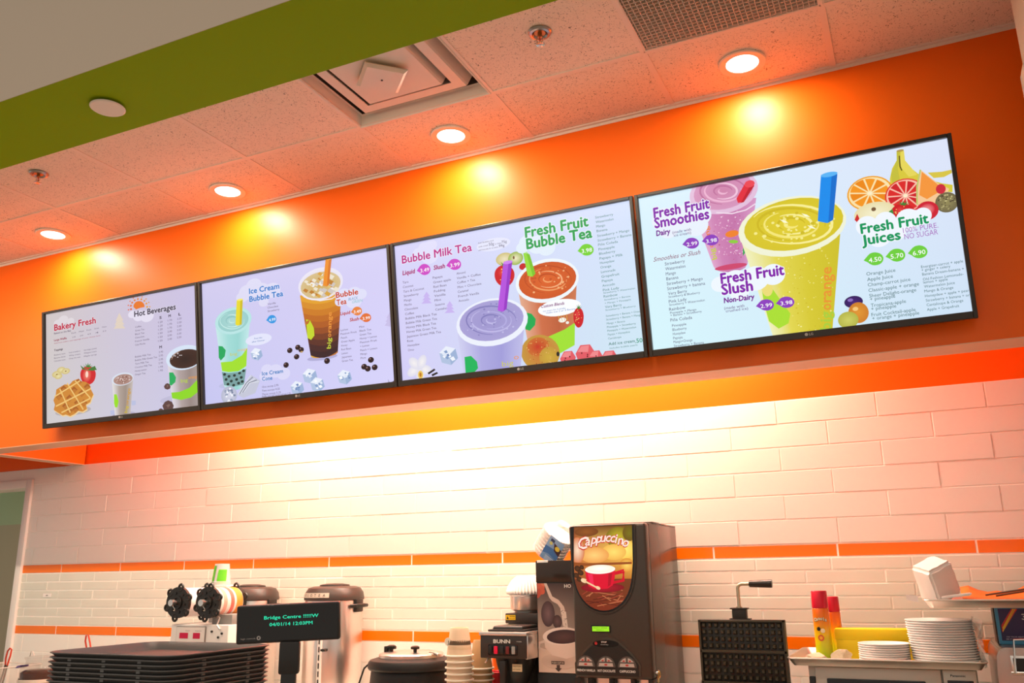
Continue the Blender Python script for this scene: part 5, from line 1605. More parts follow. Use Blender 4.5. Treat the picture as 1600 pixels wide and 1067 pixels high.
MB().box(-.105, -.088, -.055, -.02, .284, .312, .003).box(-.088, -.055, -.05, -.03, .300, .312, .003).build('hinge', M_BLACKG, ld)
MB().tube([(.11, -.03, .288), (.15, -.05, .286), (.165, -.055, .282)], .006, 8).build('ladle_handle', M_STEEL, root)
MB().tube([(-.165, -.04, .255), (-.20, -.06, .22), (-.225, -.07, .14), (-.25, -.09, .06), (-.29, -.10, .006)], .004, 8).build('power_cord', M_BLACK, root)

# ---------------------------------------------------------------- paper cups
M_KRAFT = mat('tan_paper_cup', (.72, .55, .38), .75, bump=.1, bscale=300)
M_KRAFTD = mat('brown_paper_cup', (.42, .27, .13), .7, bump=.1, bscale=300)
M_CREAM = mat('cream_paper', (.82, .74, .62), .7)
def paper_cup(m, r0=.036, r1=.054, h=.112):
    """upside down: mouth ring at the bottom"""
    r = empty('paper_cup')
    MB().lathe([(r1 - .001, .004), (r0 + .003, h * .93), (r0, h), (r0 - .003, h), (r0 - .004, h - .006), (0, h - .006)], seg=36).build('wall', m, r)
    MB().lathe([(r1 + .0035 + .0028 * math.cos(t), .004 + .0036 * math.sin(t)) for t in (2 * math.pi * k / 8 for k in range(8))], seg=36, closed=True).build('rolled_rim', M_CREAM, r)
    return r
pc = paper_cup(M_KRAFT)
N1 = 13
for i in range(N1):
    o = pc if i == 0 else copy_tree(pc)
    o.location = (1.891 + random.uniform(-.001, .001), .222, 1.182 - i * .0232)
    tag(o, 'tan paper cup upside down in the taller stack, ' + nth(i), 'cup', 'paper cups left of the coffee brewer')
# printed sleeve over the top cup
sl = empty('cup_sleeve', (1.891, .222, 1.192), label='printed card sleeve with a brown band around the topmost tan cup', cat='sleeve')
def ring(z0, z1, g=.0012):
    def rad(z): return .0535 - (z + .010) * .168 + g
    return [(rad(z0), z0), (rad(z1), z1)]
MB().lathe(ring(.018, .082) , seg=40).build('card', mat('tan_card', (.66, .48, .30), .7), sl)
MB().lathe(ring(.036, .062, .0018), seg=40).build('brown_band', mat('brown_print', (.10, .065, .035), .6), sl)
MB().lathe([(.0165, 0), (0, 0)], seg=28, axis='Y', c=(-.032, -.0385, .048)).m(1).text('J', (-.034, -.0388, .040), .014, bold=.02).build('round_mark', [M_CREAM, M_BLACK], sl, smooth=0, recalc=False)
pb = paper_cup(M_KRAFTD, .030, .050, .115)
for i in range(10):
    o = pb if i == 0 else copy_tree(pb)
    o.location = (1.925, .350, 1.122 - i * .0222)
    tag(o, 'brown paper cup in the lower stack behind the tan cups, ' + nth(i), 'cup', 'brown paper cups left of the coffee brewer')
def tumbler(x, y, h, col, name, lab):
    r = empty('tumbler', (x, y, CZ), label=lab, cat='tumbler')
    MB().lathe([(0, 0), (.030, 0), (.037, h), (.034, h), (.028, .01), (0, .01)], seg=32).build('wall', mat(name, col, .3), r)
    MB().lathe([(.0365, h - .003), (.039, h), (.0365, h + .003), (.034, h)], seg=32, closed=True).build('rim', mat(name, col, .3), r)
tumbler(1.895, .595, .262, (.80, .13, .01), 'orange_plastic', 'tall orange tumbler against the tiles behind the brown cups')
tumbler(1.945, .465, .200, (.60, .015, .03), 'red_plastic', 'red tumbler standing between the brown cups and the coffee brewer')

# ---------------------------------------------------------------- coffee brewer
root = empty('coffee_brewer', (2.10, .40, CZ), label='black and steel pour-over coffee brewer reading BUNN beside the paper cups', cat='coffee maker')
at(MB().box(1.998, 2.203, .19, .61, CZ, .935, .005), 'base', M_BLACK, root)
at(MB().box(2.010, 2.195, .44, .61, .93, 1.300, .004), 'column', M_BLACK, root)
hd = at(MB().box(1.998, 2.203, .20, .46, 1.180, 1.268, .004), 'brew_head', mat('brown_black_panel', (.040, .028, .023), .32), root)
at(MB().box(1.994, 2.207, .195, .47, 1.266, 1.280, .003), 'steel_trim', M_STEEL, root)
at(MB().box(2.196, 2.208, .205, .46, 1.178, 1.270, .002), 'steel_side', M_STEEL, root)
at(MB().box(2.020, 2.185, .225, .42, 1.280, 1.288, .003).box(2.035, 2.172, .235, .40, 1.287, 1.301, .004, top=(.94, .94)), 'lid', M_BLACK, root)
at(MB().box(2.002, 2.203, .43, .612, 1.300, 1.342, .004), 'tank', mat('brown_black_panel', (.040, .028, .023), .32), root)
at(MB().box(2.006, 2.052, .4285, .431, 1.315, 1.335).m(1).prism([(2.010, 1.318), (2.020, 1.318), (2.015, 1.331)], .4278, .4286, 'Y').text('CAUTION', (2.024, .4282, 1.327), .005, width=.025, bold=.02).text('HOT LIQUID', (2.024, .4282, 1.319), .004, width=.025), 'warning_label', [mat('yellow_label', (.85, .55, .01), .5), M_BLACK], root, smooth=0, recalc=False)
at(MB().text('BUNN', (2.058, .1985, 1.238), .0145, width=.075, bold=.035).text('VP SERIES', (2.160, .1985, 1.243), .004), 'maker_name', mat('white_print', (.80, .74, .68), .5), root, smooth=0, recalc=False)
sw = MB().box(2.036, 2.165, .1975, .201, 1.192, 1.232, .004)
s_ = at(sw, 'switch_panel', M_BLACKG, root)
for i, (x, mm) in enumerate(((2.046, M_BLACK), (2.070, 'r'), (2.098, M_BLACK), (2.122, 'd'), (2.148, 's'))):
    m_ = {'r': mat('lit_red_rocker', (.5, .01, .03), .25, emit=(.42, .0, .02), estr=.7), 'd': mat('dark_red_rocker', (.18, .02, .02), .25), 's': mat('grey_rocker', (.35, .33, .31), .3)}.get(mm, mm)
    k_ = MB().box(x - .008, x + .008, .1925, .199, 1.197, 1.227, .003)
    o = at(k_, 'rocker_switch', m_, root)
at(MB().lathe([(0, 1.072), (.045, 1.074), (.055, 1.082), (.078, 1.150), (.084, 1.180), (0, 1.180)], c=(2.108, .305, 0), seg=40), 'funnel', M_BLACK, root)
at(MB().box(2.085, 2.112, .195, .240, 1.085, 1.172, .006).box(2.092, 2.108, .200, .235, .985, 1.09, .005), 'funnel_handle', M_BLACK, root)
at(MB().box(2.130, 2.172, .222, .226, 1.130, 1.158).m(1).text('CAUTION', (2.133, .2215, 1.147), .006, width=.034).text('HOT FUNNEL', (2.133, .2215, 1.136), .005, width=.034), 'funnel_label', [mat('tan_label', (.65, .48, .28), .5), M_BLACK], root, smooth=0, recalc=False)
at(MB().lathe([(0, .935), (.060, .935), (.074, .96), (.070, 1.02), (.045, 1.055), (.047, 1.065), (.040, 1.065), (.038, 1.055), (0, 1.05)], c=(2.108, .305, 0), seg=40), 'decanter', mat('decanter_glass', (.55, .48, .42), .05, alpha=.45), root)
at(MB().tube([(2.020, .23, 1.18), (2.015, .22, 1.165), (2.010, .22, 1.16)], .003), 'wire_hook', M_STEEL, root)
# steel bowl of paper filters on the brewer
root = empty('steel_bowl', (2.074, .515, 1.342), label='short steel bowl of coffee filters on top of the coffee brewer', cat='bowl')
MB().lathe([(0, 0), (.060, 0), (.062, .008), (.074, .012), (.078, .020), (.080, .070), (.083, .073), (.083, .076), (.077, .074), (.075, .022), (0, .014)], seg=48).build('wall', M_STEEL, root)
def fluted(R0, R1, h, n=44, amp=.006):
    mb = MB(); rings = []
    for r, z, a in ((.0, 0, 0), (R0 * .6, 0, 0), (R0, .002, amp * .3), ((R0 + R1) / 2, h * .5, amp * .8), (R1, h, amp)):
        rings.append([((r + (a if k % 2 else -a)) * math.cos(math.pi * k / n), (r + (a if k % 2 else -a)) * math.sin(math.pi * k / n), z) for k in range(2 * n)])
    for a, b in zip(rings[1:], rings[2:]): mb.loft([a, b], cap0=False, cap1=False)
    mb.quad(*rings[1][::6]) if 0 else None
    return mb
def dome():
    return MB().lathe([(.092, 0), (.096, .004), (.090, .020), (.078, .044), (.062, .066), (.050, .072), (0, .074)], seg=64)
f0 = None
for i in range(5):
    mb = MB(); n = 40
    prof = [(.088, 0), (.093, .006), (.086, .026), (.070, .050), (.054, .066), (.046, .070)]
    mb.loft([[((r + (.0028 if k % 2 else -.0028) * (1 if z < .06 else .3)) * math.cos(math.pi * k / n), (r + (.0028 if k % 2 else -.0028) * (1 if z < .06 else .3)) * math.sin(math.pi * k / n), z) for k in range(2 * n)] for r, z in prof], cap0=False, cap1=True)
    if f0 is None: f0 = mb.build('coffee_filter', M_PAPERW, smooth=20); o = f0
    else: mb.bm.free(); o = f0.copy(); COL.objects.link(o)
    o.location = (2.074, .515, 1.4195 + (4 - i) * .0016)
    tag(o, 'white fluted coffee filter turned over on the steel bowl, ' + nth(i), 'coffee filter', 'coffee filters on the steel bowl')

# ---------------------------------------------------------------- tall hot chocolate machine with a photo front
root = empty('dispenser_cabinet', (2.30, .48, CZ), label='tall black dispenser with a photo of sugar poured into a cup', cat='machine')
at(MB().box(2.206, 2.392, .305, .655, CZ, 1.556, .004), 'body', M_BLACK, root)
at(MB().box(2.206, 2.392, .300, .306, 1.470, 1.556, .002), 'top_panel', mat('brown_gloss_panel', (.035, .022, .016), .15), root)
at(MB().box(2.214, 2.262, .297, .301, 1.548, 1.5575, .001), 'paper_tag', M_PAPERW, root)
P = Picture(.0)
P.face([(0, 0), (.178, 0), (.178, .344), (0, .344)], [C(70, 50, 50), C(60, 42, 42), C(206, 180, 164), C(226, 196, 176)])
P.poly([(0, .25), (.06, .262), (.178, .275), (.178, .344), (0, .344)], C(228, 200, 182))
for x, y, rx, ry, c in ((.012, .012, .022, .014, (206, 96, 70)), (.018, .030, .016, .014, (200, 90, 64)), (.004, .040, .012, .020, (190, 80, 60)), (.030, .004, .014, .008, (216, 120, 90))): P.ell(x, y, rx, ry, .4, C(*c))
P.poly([(.030, .0), (.042, .0), (.066, .052), (.094, .066), (.116, .092), (.124, .12), (.104, .104), (.088, .082), (.064, .070), (.052, .056)], C(216, 190, 176))
P.poly([(.100, .100), (.124, .112), (.130, .17), (.118, .216), (.112, .19), (.106, .14)], C(226, 206, 192))
P.ell(.045, .120, .030, .050, 0, C(120, 90, 92), C(70, 50, 52)); P.ell(.085, .150, .020, .026, 0, C(110, 78, 76), C(66, 46, 46))
for k in range(40): 
    a, b = random.uniform(.098, .128), random.uniform(.10, .215); P.ell(a, b, .0016, .0016, 0, C(110, 84, 80))
P.ell(.090, .300, .078, .030, 0, C(190, 160, 144), C(222, 192, 176))
P.poly([(.022, .200), (.178, .190), (.178, .275), (.120, .290), (.060, .278), (.030, .250)], C(230, 204, 190))
P.ell(.105, .205, .085, .034, -.05, C(238, 216, 204)); P.ell(.112, .207, .074, .027, -.05, C(90, 62, 60), C(60, 40, 44))
P.stroke([(.030, .225), (.006, .232), (.004, .252), (.030, .262)], .010, C(226, 200, 186))
P.poly([(.055, .300), (.112, .300), (.112, .312), (.055, .312)], C(70, 54, 50)); P.text('PUSH CUP IN', .058, .309, .05, .006, C(230, 210, 190), .01)
P.poly([(.078, .314), (.092, .314), (.092, .326), (.100, .326), (.085, .340), (.070, .326), (.078, .326)], C(70, 54, 50))
P.text('HO', .12, .018, .03, .014, C(240, 230, 220), .02)
P.clip(0, .178, 0, .344)
o = P.build('front_picture', M_PRINT, root); o.location = (2.210 - 2.30, .3045 - .48, 1.466 - CZ)
at(MB().box(2.206, 2.392, .300, .306, CZ, 1.118, .002), 'lower_panel', M_BLACK, root)
# pack of filters in a blue wrapper leaning on it
root = empty('filter_pack', (2.205, .44, 1.588), label='see-through pack of fluted filters with a blue label, leaning above the dispenser', cat='pack')
root.rotation_euler = (math.radians(12), math.radians(38), 0)
n = 30
mb = MB()
for j in range(7):
    z = j * .015
    mb.loft([[((r + (.004 if k % 2 else -.004)) * math.cos(math.pi * k / n), (r + (.004 if k % 2 else -.004)) * math.sin(math.pi * k / n), z + h) for k in range(2 * n)] for r, h in ((.062, .0), (.068, .013))], cap0=(j == 0), cap1=(j == 6))
mb.build('filter_stack', M_PAPERW, root, smooth=20)
M_BAG = mat('clear_bag', (.92, .88, .84), .12, alpha=.28, bump=.8, bscale=60)
MB().lathe([(.0, -.004), (.066, -.004), (.074, .004), (.074, .108), (.058, .126), (.034, .140), (.030, .155), (0, .150)], seg=24).build('wrapper', M_BAG, root)
P = Picture(0)
P.face([(0, 0), (.075, 0), (.075, .11), (0, .11)], [C(150, 180, 214), C(120, 156, 196), C(70, 110, 160), C(110, 150, 190)])
P.poly([(0, .05), (.04, .045), (.075, .06), (.075, .08), (.03, .075), (0, .085)], C(60, 110, 170)); P.poly([(.03, .02), (.075, .03), (.075, .06), (.045, .05)], C(60, 26, 30)); P.ell(.055, .035, .012, .010, 0, C(214, 190, 60)); P.ell(.018, .030, .008, .007, 0, C(190, 196, 110))
P.poly([(.01, .010), (.03, .010), (.03, .022), (.01, .022)], C(40, 60, 100))
for k in range(4): P.stroke([(.02, .088 + k * .006), (.07, .086 + k * .006)], .002, C(226, 232, 240))
o = P.build('blue_label', M_PRINT, root); o.location = (.0, -.076, .112)

# ---------------------------------------------------------------- cappuccino machine
X0, X1, YF = 2.405, 2.712, .20
root = empty('cappuccino_machine', (2.558, .43, CZ), label='big dark brown drinks machine with a glowing Cappuccino picture', cat='machine')
M_CAPP = mat('dark_brown_plastic', (.058, .042, .032), .34, bump=.04, bscale=700)
M_CAPS = mat('dark_brown_metal', (.085, .066, .052), .22, vary=.04)
at(MB().box(X0 + .006, X1, YF + .05, .66, CZ, 1.690, .003), 'case', M_CAPS, root)
at(MB().box(X0 + .004, X1 + .002, YF + .10, .40, 1.688, 1.697, .002).box(X0 + .01, X1 + .001, .42, .655, 1.688, 1.694, .002), 'lid', M_CAPP, root)
at(MB().box(X0, X1, YF, YF + .055, 1.118, 1.690, .012, 3), 'door', M_CAPP, root)
at(MB().box(X0 - .002, X0 + .02, YF + .004, YF + .05, CZ, 1.12).box(X1 - .02, X1, YF + .004, YF + .05, CZ, 1.12).box(X0, X1, YF - .06, YF + .06, CZ, .93, .004), 'drip_tray', M_BLACK, root)
at(MB().box(X0 + .02, X1 - .02, YF + .046, YF + .0505, .93, 1.118), 'splash_panel', M_STEEL, root)
nz = MB()
for x in (2.46, 2.545, 2.63): nz.cyl((x, YF + .025, 1.085), .012, .034, 16)
at(nz, 'nozzle', M_BLACK, root)
# picture window outline
def win(g=0.):
    L, Rr, T = 2.414 - g, 2.662 + g, 1.681 + g * .2
    P = [(L, T), (Rr, T), (Rr - .004, 1.54)]
    for k in range(1, 20):
        a = math.pi * k / 20
        P.append(((L + Rr) / 2 - .004 + ((Rr - L) / 2 - .004) * math.cos(a) ** 1 if 1 else 0, 1.54 - (.176 + g) * math.sin(a) ** .8))
    P.append((L + .003, 1.54)); return P
at(MB().prism(win(.014), YF - .005, YF + .01, 'Y', .003), 'window_frame', M_CAPP, root)
at(MB().prism(win(.006), YF - .0062, YF + .005, 'Y'), 'window_gasket', M_BLACKG, root, smooth=0)
wp = [(x - 2.414, 1.681 - z) for x, z in win()]
P = Picture(0.)
P.face([(0, 0), (.248, 0), (.248, .10), (0, .10)], [C(120, 60, 24), C(110, 70, 20), C(250, 200, 90), C(214, 110, 60)])
P.face([(0, .10), (.248, .10), (.248, .20), (0, .20)], [C(214, 120, 60), C(252, 206, 90), C(200, 120, 40), C(150, 70, 30)])
P.face([(0, .20), (.248, .20), (.248, .33), (0, .33)], [C(110, 50, 26), C(120, 60, 26), C(120, 40, 20), C(130, 46, 24)])
for x, y, rx, ry, c, c2 in ((.19, .045, .050, .040, (200, 180, 40), (130, 110, 24)), (.215, .09, .040, .036, (255, 236, 120), (250, 200, 84)), (.17, .10, .05, .03, (255, 220, 110), (240, 180, 80)), (.09, .11, .06, .03, (255, 206, 120), (236, 160, 80)), (.02, .09, .03, .05, (250, 220, 190), (214, 120, 70)), (.235, .03, .026, .03, (120, 110, 20), (110, 80, 20)), (.06, .02, .05, .018, (150, 84, 30), (120, 64, 24)), (.22, .15, .030, .026, (255, 214, 100), (220, 140, 50))): P.ell(x, y, rx, ry, 0, C(*c), C(*c2))
P.poly([(.0, .135), (.06, .140), (.24, .138), (.24, .146), (.06, .150), (0, .150)], C(150, 76, 30))
for x, y, r in ((.018, .16, .014), (.030, .175, .013), (.012, .185, .012), (.036, .155, .010), (.024, .200, .012)): P.ell(x, y, r, r * .8, .5, C(90, 50, 20), C(60, 30, 14))
for k in range(26): P.stroke([(random.uniform(.03, .22), y0 := random.uniform(.22, .29)), (random.uniform(.03, .22), y0 + .02)], .003, C(*random.choice([(160, 60, 40), (90, 30, 16), (190, 110, 70)])))
P.ell(.118, .232, .088, .018, 0, C(180, 20, 40), C(130, 10, 26))
P.stroke([(.165, .180), (.205, .168), (.205, .206), (.160, .214)], .010, C(214, 10, 40)); P.stroke([(.168, .182), (.208, .176), (.200, .208), (.164, .214)], .009, C(206, 10, 36))
P.poly([(.050, .168), (.172, .164), (.170, .195), (.160, .224), (.138, .236), (.085, .238), (.062, .226), (.052, .196)], C(220, 8, 44))
P.poly([(.060, .180), (.080, .182), (.084, .230), (.070, .226)], C(240, 40, 80)); P.poly([(.145, .180), (.160, .178), (.152, .222), (.140, .230)], C(180, 4, 34))
P.ell(.111, .164, .062, .017, -.02, C(255, 250, 236)); P.ell(.111, .161, .056, .014, 0, C(255, 255, 250), C(255, 240, 216))
P.stroke([(.040, .204), (.052, .208)], .016, C(240, 190, 140)); P.ell(.042, .205, .012, .008, .4, C(246, 206, 160)); P.stroke([(.044, .206), (.072, .220), (.100, .234)], .006, C(240, 200, 150)); P.ell(.100, .233, .010, .006, .4, C(246, 206, 160))
word = 'Cappuccino'; xs = [.0, .030, .052, .074, .096, .118, .137, .155, .166, .187]
for pass_ in (0, 1):
    for i, ch in enumerate(word):
        u = .024 + xs[i] * .98; q = (i - 4.5) / 4.5; v = .066 + .014 * q * q + (.004 if i == 0 else 0) - .006 * (1 - q * q)
        vs_, fs_ = text_shape(ch, .02, .25)
        w_ = (max(a for a, b in vs_) - min(a for a, b in vs_)) * (.050 if i else .064)
        if pass_ == 0: P.text(ch, u - .0015, v + .001, w_, (.050 if i else .064) * CAP, C(200, 30, 20), .075, .25)
        else: P.text(ch, u, v, w_, (.050 if i else .064) * CAP, C(255, 226, 210), .02, .25)
    P.up(); P.up()
# keep only what lies inside the window
for (x0_, v0_), (x1_, v1_) in zip(wp, wp[1:] + wp[:1]):
    d = Vector((x1_ - x0_, 0, -(v1_ - v0_))); nrm = Vector((-d.z, 0, d.x))
    if d.length < 1e-6: continue
    bmesh.ops.bisect_plane(P.bm, geom=P.bm.verts[:] + P.bm.edges[:] + P.bm.faces[:], plane_co=(x0_, 0, -v0_), plane_no=nrm, clear_outer=True)
o = P.build('glowing_picture', M_BACKLIT, root); o.location = (2.414 - 2.558, YF - .0066 - .43, 1.681 - CZ)
at(MB().box(2.478, 2.556, YF - .003, YF + .01, 1.284, 1.310, .002), 'readout_frame', M_BLACKG, root)
rd = at(MB().box(2.483, 2.551, YF - .0045, YF + .0, 1.288, 1.306).m(1).text('SELECT DRINK', (2.488, YF - .0048, 1.299), .004, width=.056).text('READY', (2.500, YF - .0048, 1.291), .004, width=.03), 'green_readout', [mat('green_lcd', (.2, .4, .02), .3, emit=(.22, .62, .01), estr=.85), mat('lcd_ink', (.08, .2, .01), .5)], root, smooth=0, recalc=False)
# half-round button panel
ar = [(2.402 + .264 * k / 24 + .004, 1.140 + .128 * math.sin(math.pi * (k / 24 * .86 + .07)) ** .9) for k in range(25)] + [(2.668, 1.130), (2.408, 1.130)]
at(MB().prism([(x, z) for x, z in ar], YF - .004, YF + .01, 'Y', .002), 'arch_trim', mat('soft_brown_trim', (.075, .058, .045), .25), root)
at(MB().prism([(2.537 + (x - 2.537) * .94, 1.130 + (z - 1.130) * .92) for x, z in ar], YF - .0055, YF + .005, 'Y', .001), 'button_panel', M_BLACK, root)
at(MB().prism([(2.535 + .052 * math.cos(t), 1.244 + .013 * math.sin(t)) for t in (2 * math.pi * k / 28 for k in range(28))], YF - .007, YF, 'Y', .001), 'stop_plate', M_BLACKG, root)
sb = at(MB().cyl((2.497, YF - .0085, 1.245), .0055, .006, 18, 'Y').m(1).text('STOP', (2.518, YF - .0074, 1.247), .006, width=.022, bold=.02).text('PUSH AND HOLD', (2.516, YF - .0074, 1.239), .003, width=.03), 'stop_button', [mat('red_button', (.55, .03, .03), .3), mat('white_print', (.8, .74, .68), .5)], root, smooth=0, recalc=False)
M_SILV = mat('silver_button', (.62, .56, .52), .3, .4); M_REDM = mat('red_mark', (.60, .05, .04), .4); M_WP = mat('white_print', (.8, .74, .68), .5)
for i, (x, t, w_) in enumerate(((2.453, 'FRENCH VANILLA', .074), (2.534, 'HOT CHOCOLATE', .070), (2.617, 'CAPPUCCINO', .062))):
    z0 = 1.160
    dm = [(x + .037 * math.cos(math.pi * k / 18), z0 + .040 * math.sin(math.pi * k / 18)) for k in range(19)]
    p_ = at(MB().prism(dm, YF - .0075, YF, 'Y', .001), 'selection_dome', mat('grey_dome', (.11, .09, .08), .35), root)
    for s in (-1, 1):
        q = [(x + s * .004, z0 + .020), (x + s * .027, z0 + .020)] + [(x + s * (.027 - .023 * k / 5), z0 + .020 + .014 * math.sin(math.pi / 2 * k / 5)) for k in range(1, 6)]
        at(MB().prism(q, YF - .0095, YF - .006, 'Y').m(1).prism([(x + s * .012 + .005 * math.cos(a), z0 + .0235 + .0028 * math.sin(a)) for a in (k * .785 for k in range(8))], YF - .0099, YF - .0094, 'Y'), 'size_button', [M_SILV, M_REDM], p_, smooth=0)
    at(MB().prism([(x - .029, z0 + .003), (x + .029, z0 + .003), (x + .026, z0 + .015), (x - .026, z0 + .015)], YF - .0095, YF - .006, 'Y').m(1).prism([(x + .007 * math.cos(a), z0 + .009 + .0035 * math.sin(a)) for a in (k * .785 for k in range(8))], YF - .0099, YF - .0094, 'Y'), 'start_button', [M_SILV, M_REDM], p_, smooth=0)
    at(MB().text(t, (x - w_ / 2, YF - .0062, 1.143), .0085, width=w_, bold=.03), 'printed_name', M_WP, p_, smooth=0, recalc=False)
lk = at(MB().cyl((X1 + .0, .235, 1.142), .010, .012, 18, 'X'), 'lock', M_CHROME, root)
M_BRASS = mat('brass', (.60, .42, .14), .25, 1.0)
at(MB().tube([(2.726, .235 + .012 * math.cos(a), 1.136 + .012 * math.sin(a)) for a in (2 * math.pi * k / 16 for k in range(16))], .0022, 8, closed=True).box(2.7215, 2.7235, .228, .242, 1.108, 1.128).box(2.720, 2.7265, .234, .236, 1.130, 1.15), 'key', M_BRASS, lk)

# ---------------------------------------------------------------- waffle iron, standing open
root = empty('waffle_iron', (3.04, .25, CZ), label='black waffle iron standing open with a grip on its upper plate', cat='waffle maker')
M_IRON = mat('black_cast_iron', (.022, .018, .014), .42, bump=.15, bscale=300)
M_IRONB = mat('brown_iron_edge', (.060, .046, .026), .45)
at(MB().box(2.88, 3.20, .12, .50, CZ, 1.04, .01), 'base', M_STEEL, root)
at(MB().box(2.885, 3.195, .14, .42, 1.04, 1.075, .004), 'lower_plate', M_IRON, root)
px0, px1, pz0, pz1, py = 2.885, 3.193, 1.112, 1.332, .23
at(MB().box(px0, px1, py + .012, py + .040, pz0, pz1, .003), 'upper_plate', M_IRON, root)
fr = MB()
for a in ((px0, px0 + .008, pz0, pz1), (px1 - .008, px1, pz0, pz1), (px0, px1, pz0, pz0 + .008), (px0, px1, pz1 - .008, pz1), (px0, px1, 1.218, 1.228)): fr.box(a[0], a[1], py, py + .014, a[2], a[3], .001, 1)
at(fr, 'plate_rim', M_IRONB, root)
for half in (0, 1):
    g = MB()
    zz0 = 1.228 if half else pz0 + .008
    for r in range(4):
        for c in range(13):
            x = px0 + .0195 + c * .0224; z = zz0 + .0135 + r * .0238
            A = [(x - .0075, py + .0125, z - .0082), (x + .0075, py + .0125, z - .0082), (x + .0075, py + .0125, z + .0082), (x - .0075, py + .0125, z + .0082)]
            B = [(x - .0042, py + .001, z - .0046), (x + .0042, py + .001, z - .0046), (x + .0042, py + .001, z + .0046), (x - .0042, py + .001, z + .0046)]
            g.loft([A, B], cap0=False)
    at(g, 'waffle_grid', M_IRONB, root, smooth=0)
at(MB().box(3.010, 3.062, py + .010, py + .036, pz1 - .001, pz1 + .040, .002).box(3.004, 3.068, py + .006, py + .040, pz1 + .036, pz1 + .041, .001).box(3.0, 3.075, py + .008, py + .038, pz1 - .002, pz1 + .004), 'handle_block', M_IRON, root)
at(MB().tube([(3.036, py + .022, pz1 + .035), (3.036, py + .022, pz1 + .045)], .011, 14).tube([(3.036, py + .022, pz1 + .04), (3.036, py + .022, 1.444), (3.041, py + .022, 1.453), (3.050, py + .022, 1.457), (3.082, py + .022, 1.457)], .0062, 12), 'handle_rod', mat('brass_steel', (.60, .48, .32), .3, 1.0), root)
at(MB().lathe([(0, 0), (.0105, 0), (.012, .004), (.0145, .075), (.0140, .082), (0, .084)], c=(3.078, py + .022, 1.457), seg=20, axis='X'), 'grip', mat('bakelite', (.030, .018, .014), .2), root)
at(MB().box(2.90, 3.18, py + .03, py + .06, 1.06, 1.125, .004).tube([(2.880, py + .03, 1.03), (2.868, py + .03, 1.09), (2.878, py + .03, 1.12)], .004), 'hinge', M_STEEL, root)
at(MB().box(2.91, 2.95, .145, .19, 1.075, 1.11, .002).box(2.985, 3.06, .15, .152, 1.08, 1.11), 'plate_stop', M_STEEL, root)

# ---------------------------------------------------------------- microwave
root = empty('microwave_oven', (3.52, .40, CZ), label='silver microwave oven reading Panasonic under the pan of white plates', cat='microwave')
M_MW = mat('silver_paint', (.50, .45, .38), .35, .3)
at(MB().box(3.262, 3.782, .215, .60, CZ + .01, 1.186, .004), 'body', M_MW, root)
d = at(MB().box(3.285, 3.676, .196, .216, .92, 1.184, .005), 'door', M_MW, root)
at(MB().box(3.322, 3.628, .1945, .198, .95, 1.147, .004), 'window', M_BLACKG, d)
p_ = at(MB().box(3.680, 3.780, .198, .216, .92, 1.184, .005), 'control_panel', M_MW, root)
at(MB().box(3.692, 3.768, .1965, .199, 1.118, 1.152, .002), 'readout', M_BLACKG, p_)
at(MB().text('Panasonic', (3.703, .1975, 1.163), .0075, width=.044, bold=.02), 'maker_name', M_BLACK, p_, smooth=0, recalc=False)
at(MB().box(3.264, 3.284, .199, .216, .92, 1.15, .003).cyl((3.274, .2, 1.13), .004, .006, 10, 'Y'), 'door_hinge', M_BLACK, root)
for x in (3.30, 3.74):
    for y in (.26, .55): at(MB().cyl((x, y, CZ), .012, .011, 12), 'foot', M_BLACK, root)

# ---------------------------------------------------------------- sheet pans
def sheet_pan(lx, ly, name_loc, rz, lab):
    r = empty('sheet_pan', name_loc, rz, lab, 'tray', 'aluminium sheet pans')
    def R(i, z): return rrect(-lx / 2 + i, lx / 2 - i, -ly / 2 + i, ly / 2 - i, max(.004, .022 - i * .4), z, 4)
    MB().loft([R(.018, 0), R(.004, .020), R(.0, .022), R(.0, .026), R(.004, .027), R(.007, .024), R(.021, .0025)]).build('pan', M_ALU, r)
    MB().tube([(p[0], p[1], p[2]) for p in rrect(-lx / 2 + .001, lx / 2 - .001, -ly / 2 + .001, ly / 2 - .001, .022, .0245, 4)], .0032, 8, closed=True).build('rolled_edge', M_ALU, r)
    return r
sheet_pan(.612, .44, (3.508, .375, 1.187), 0, 'long aluminium sheet pan lying on the microwave under the plates')
sheet_pan(.66, .44, (3.982, .400, 1.376), 0, 'higher aluminium sheet pan holding the white bundle and orange paper')
PZ = 1.1895
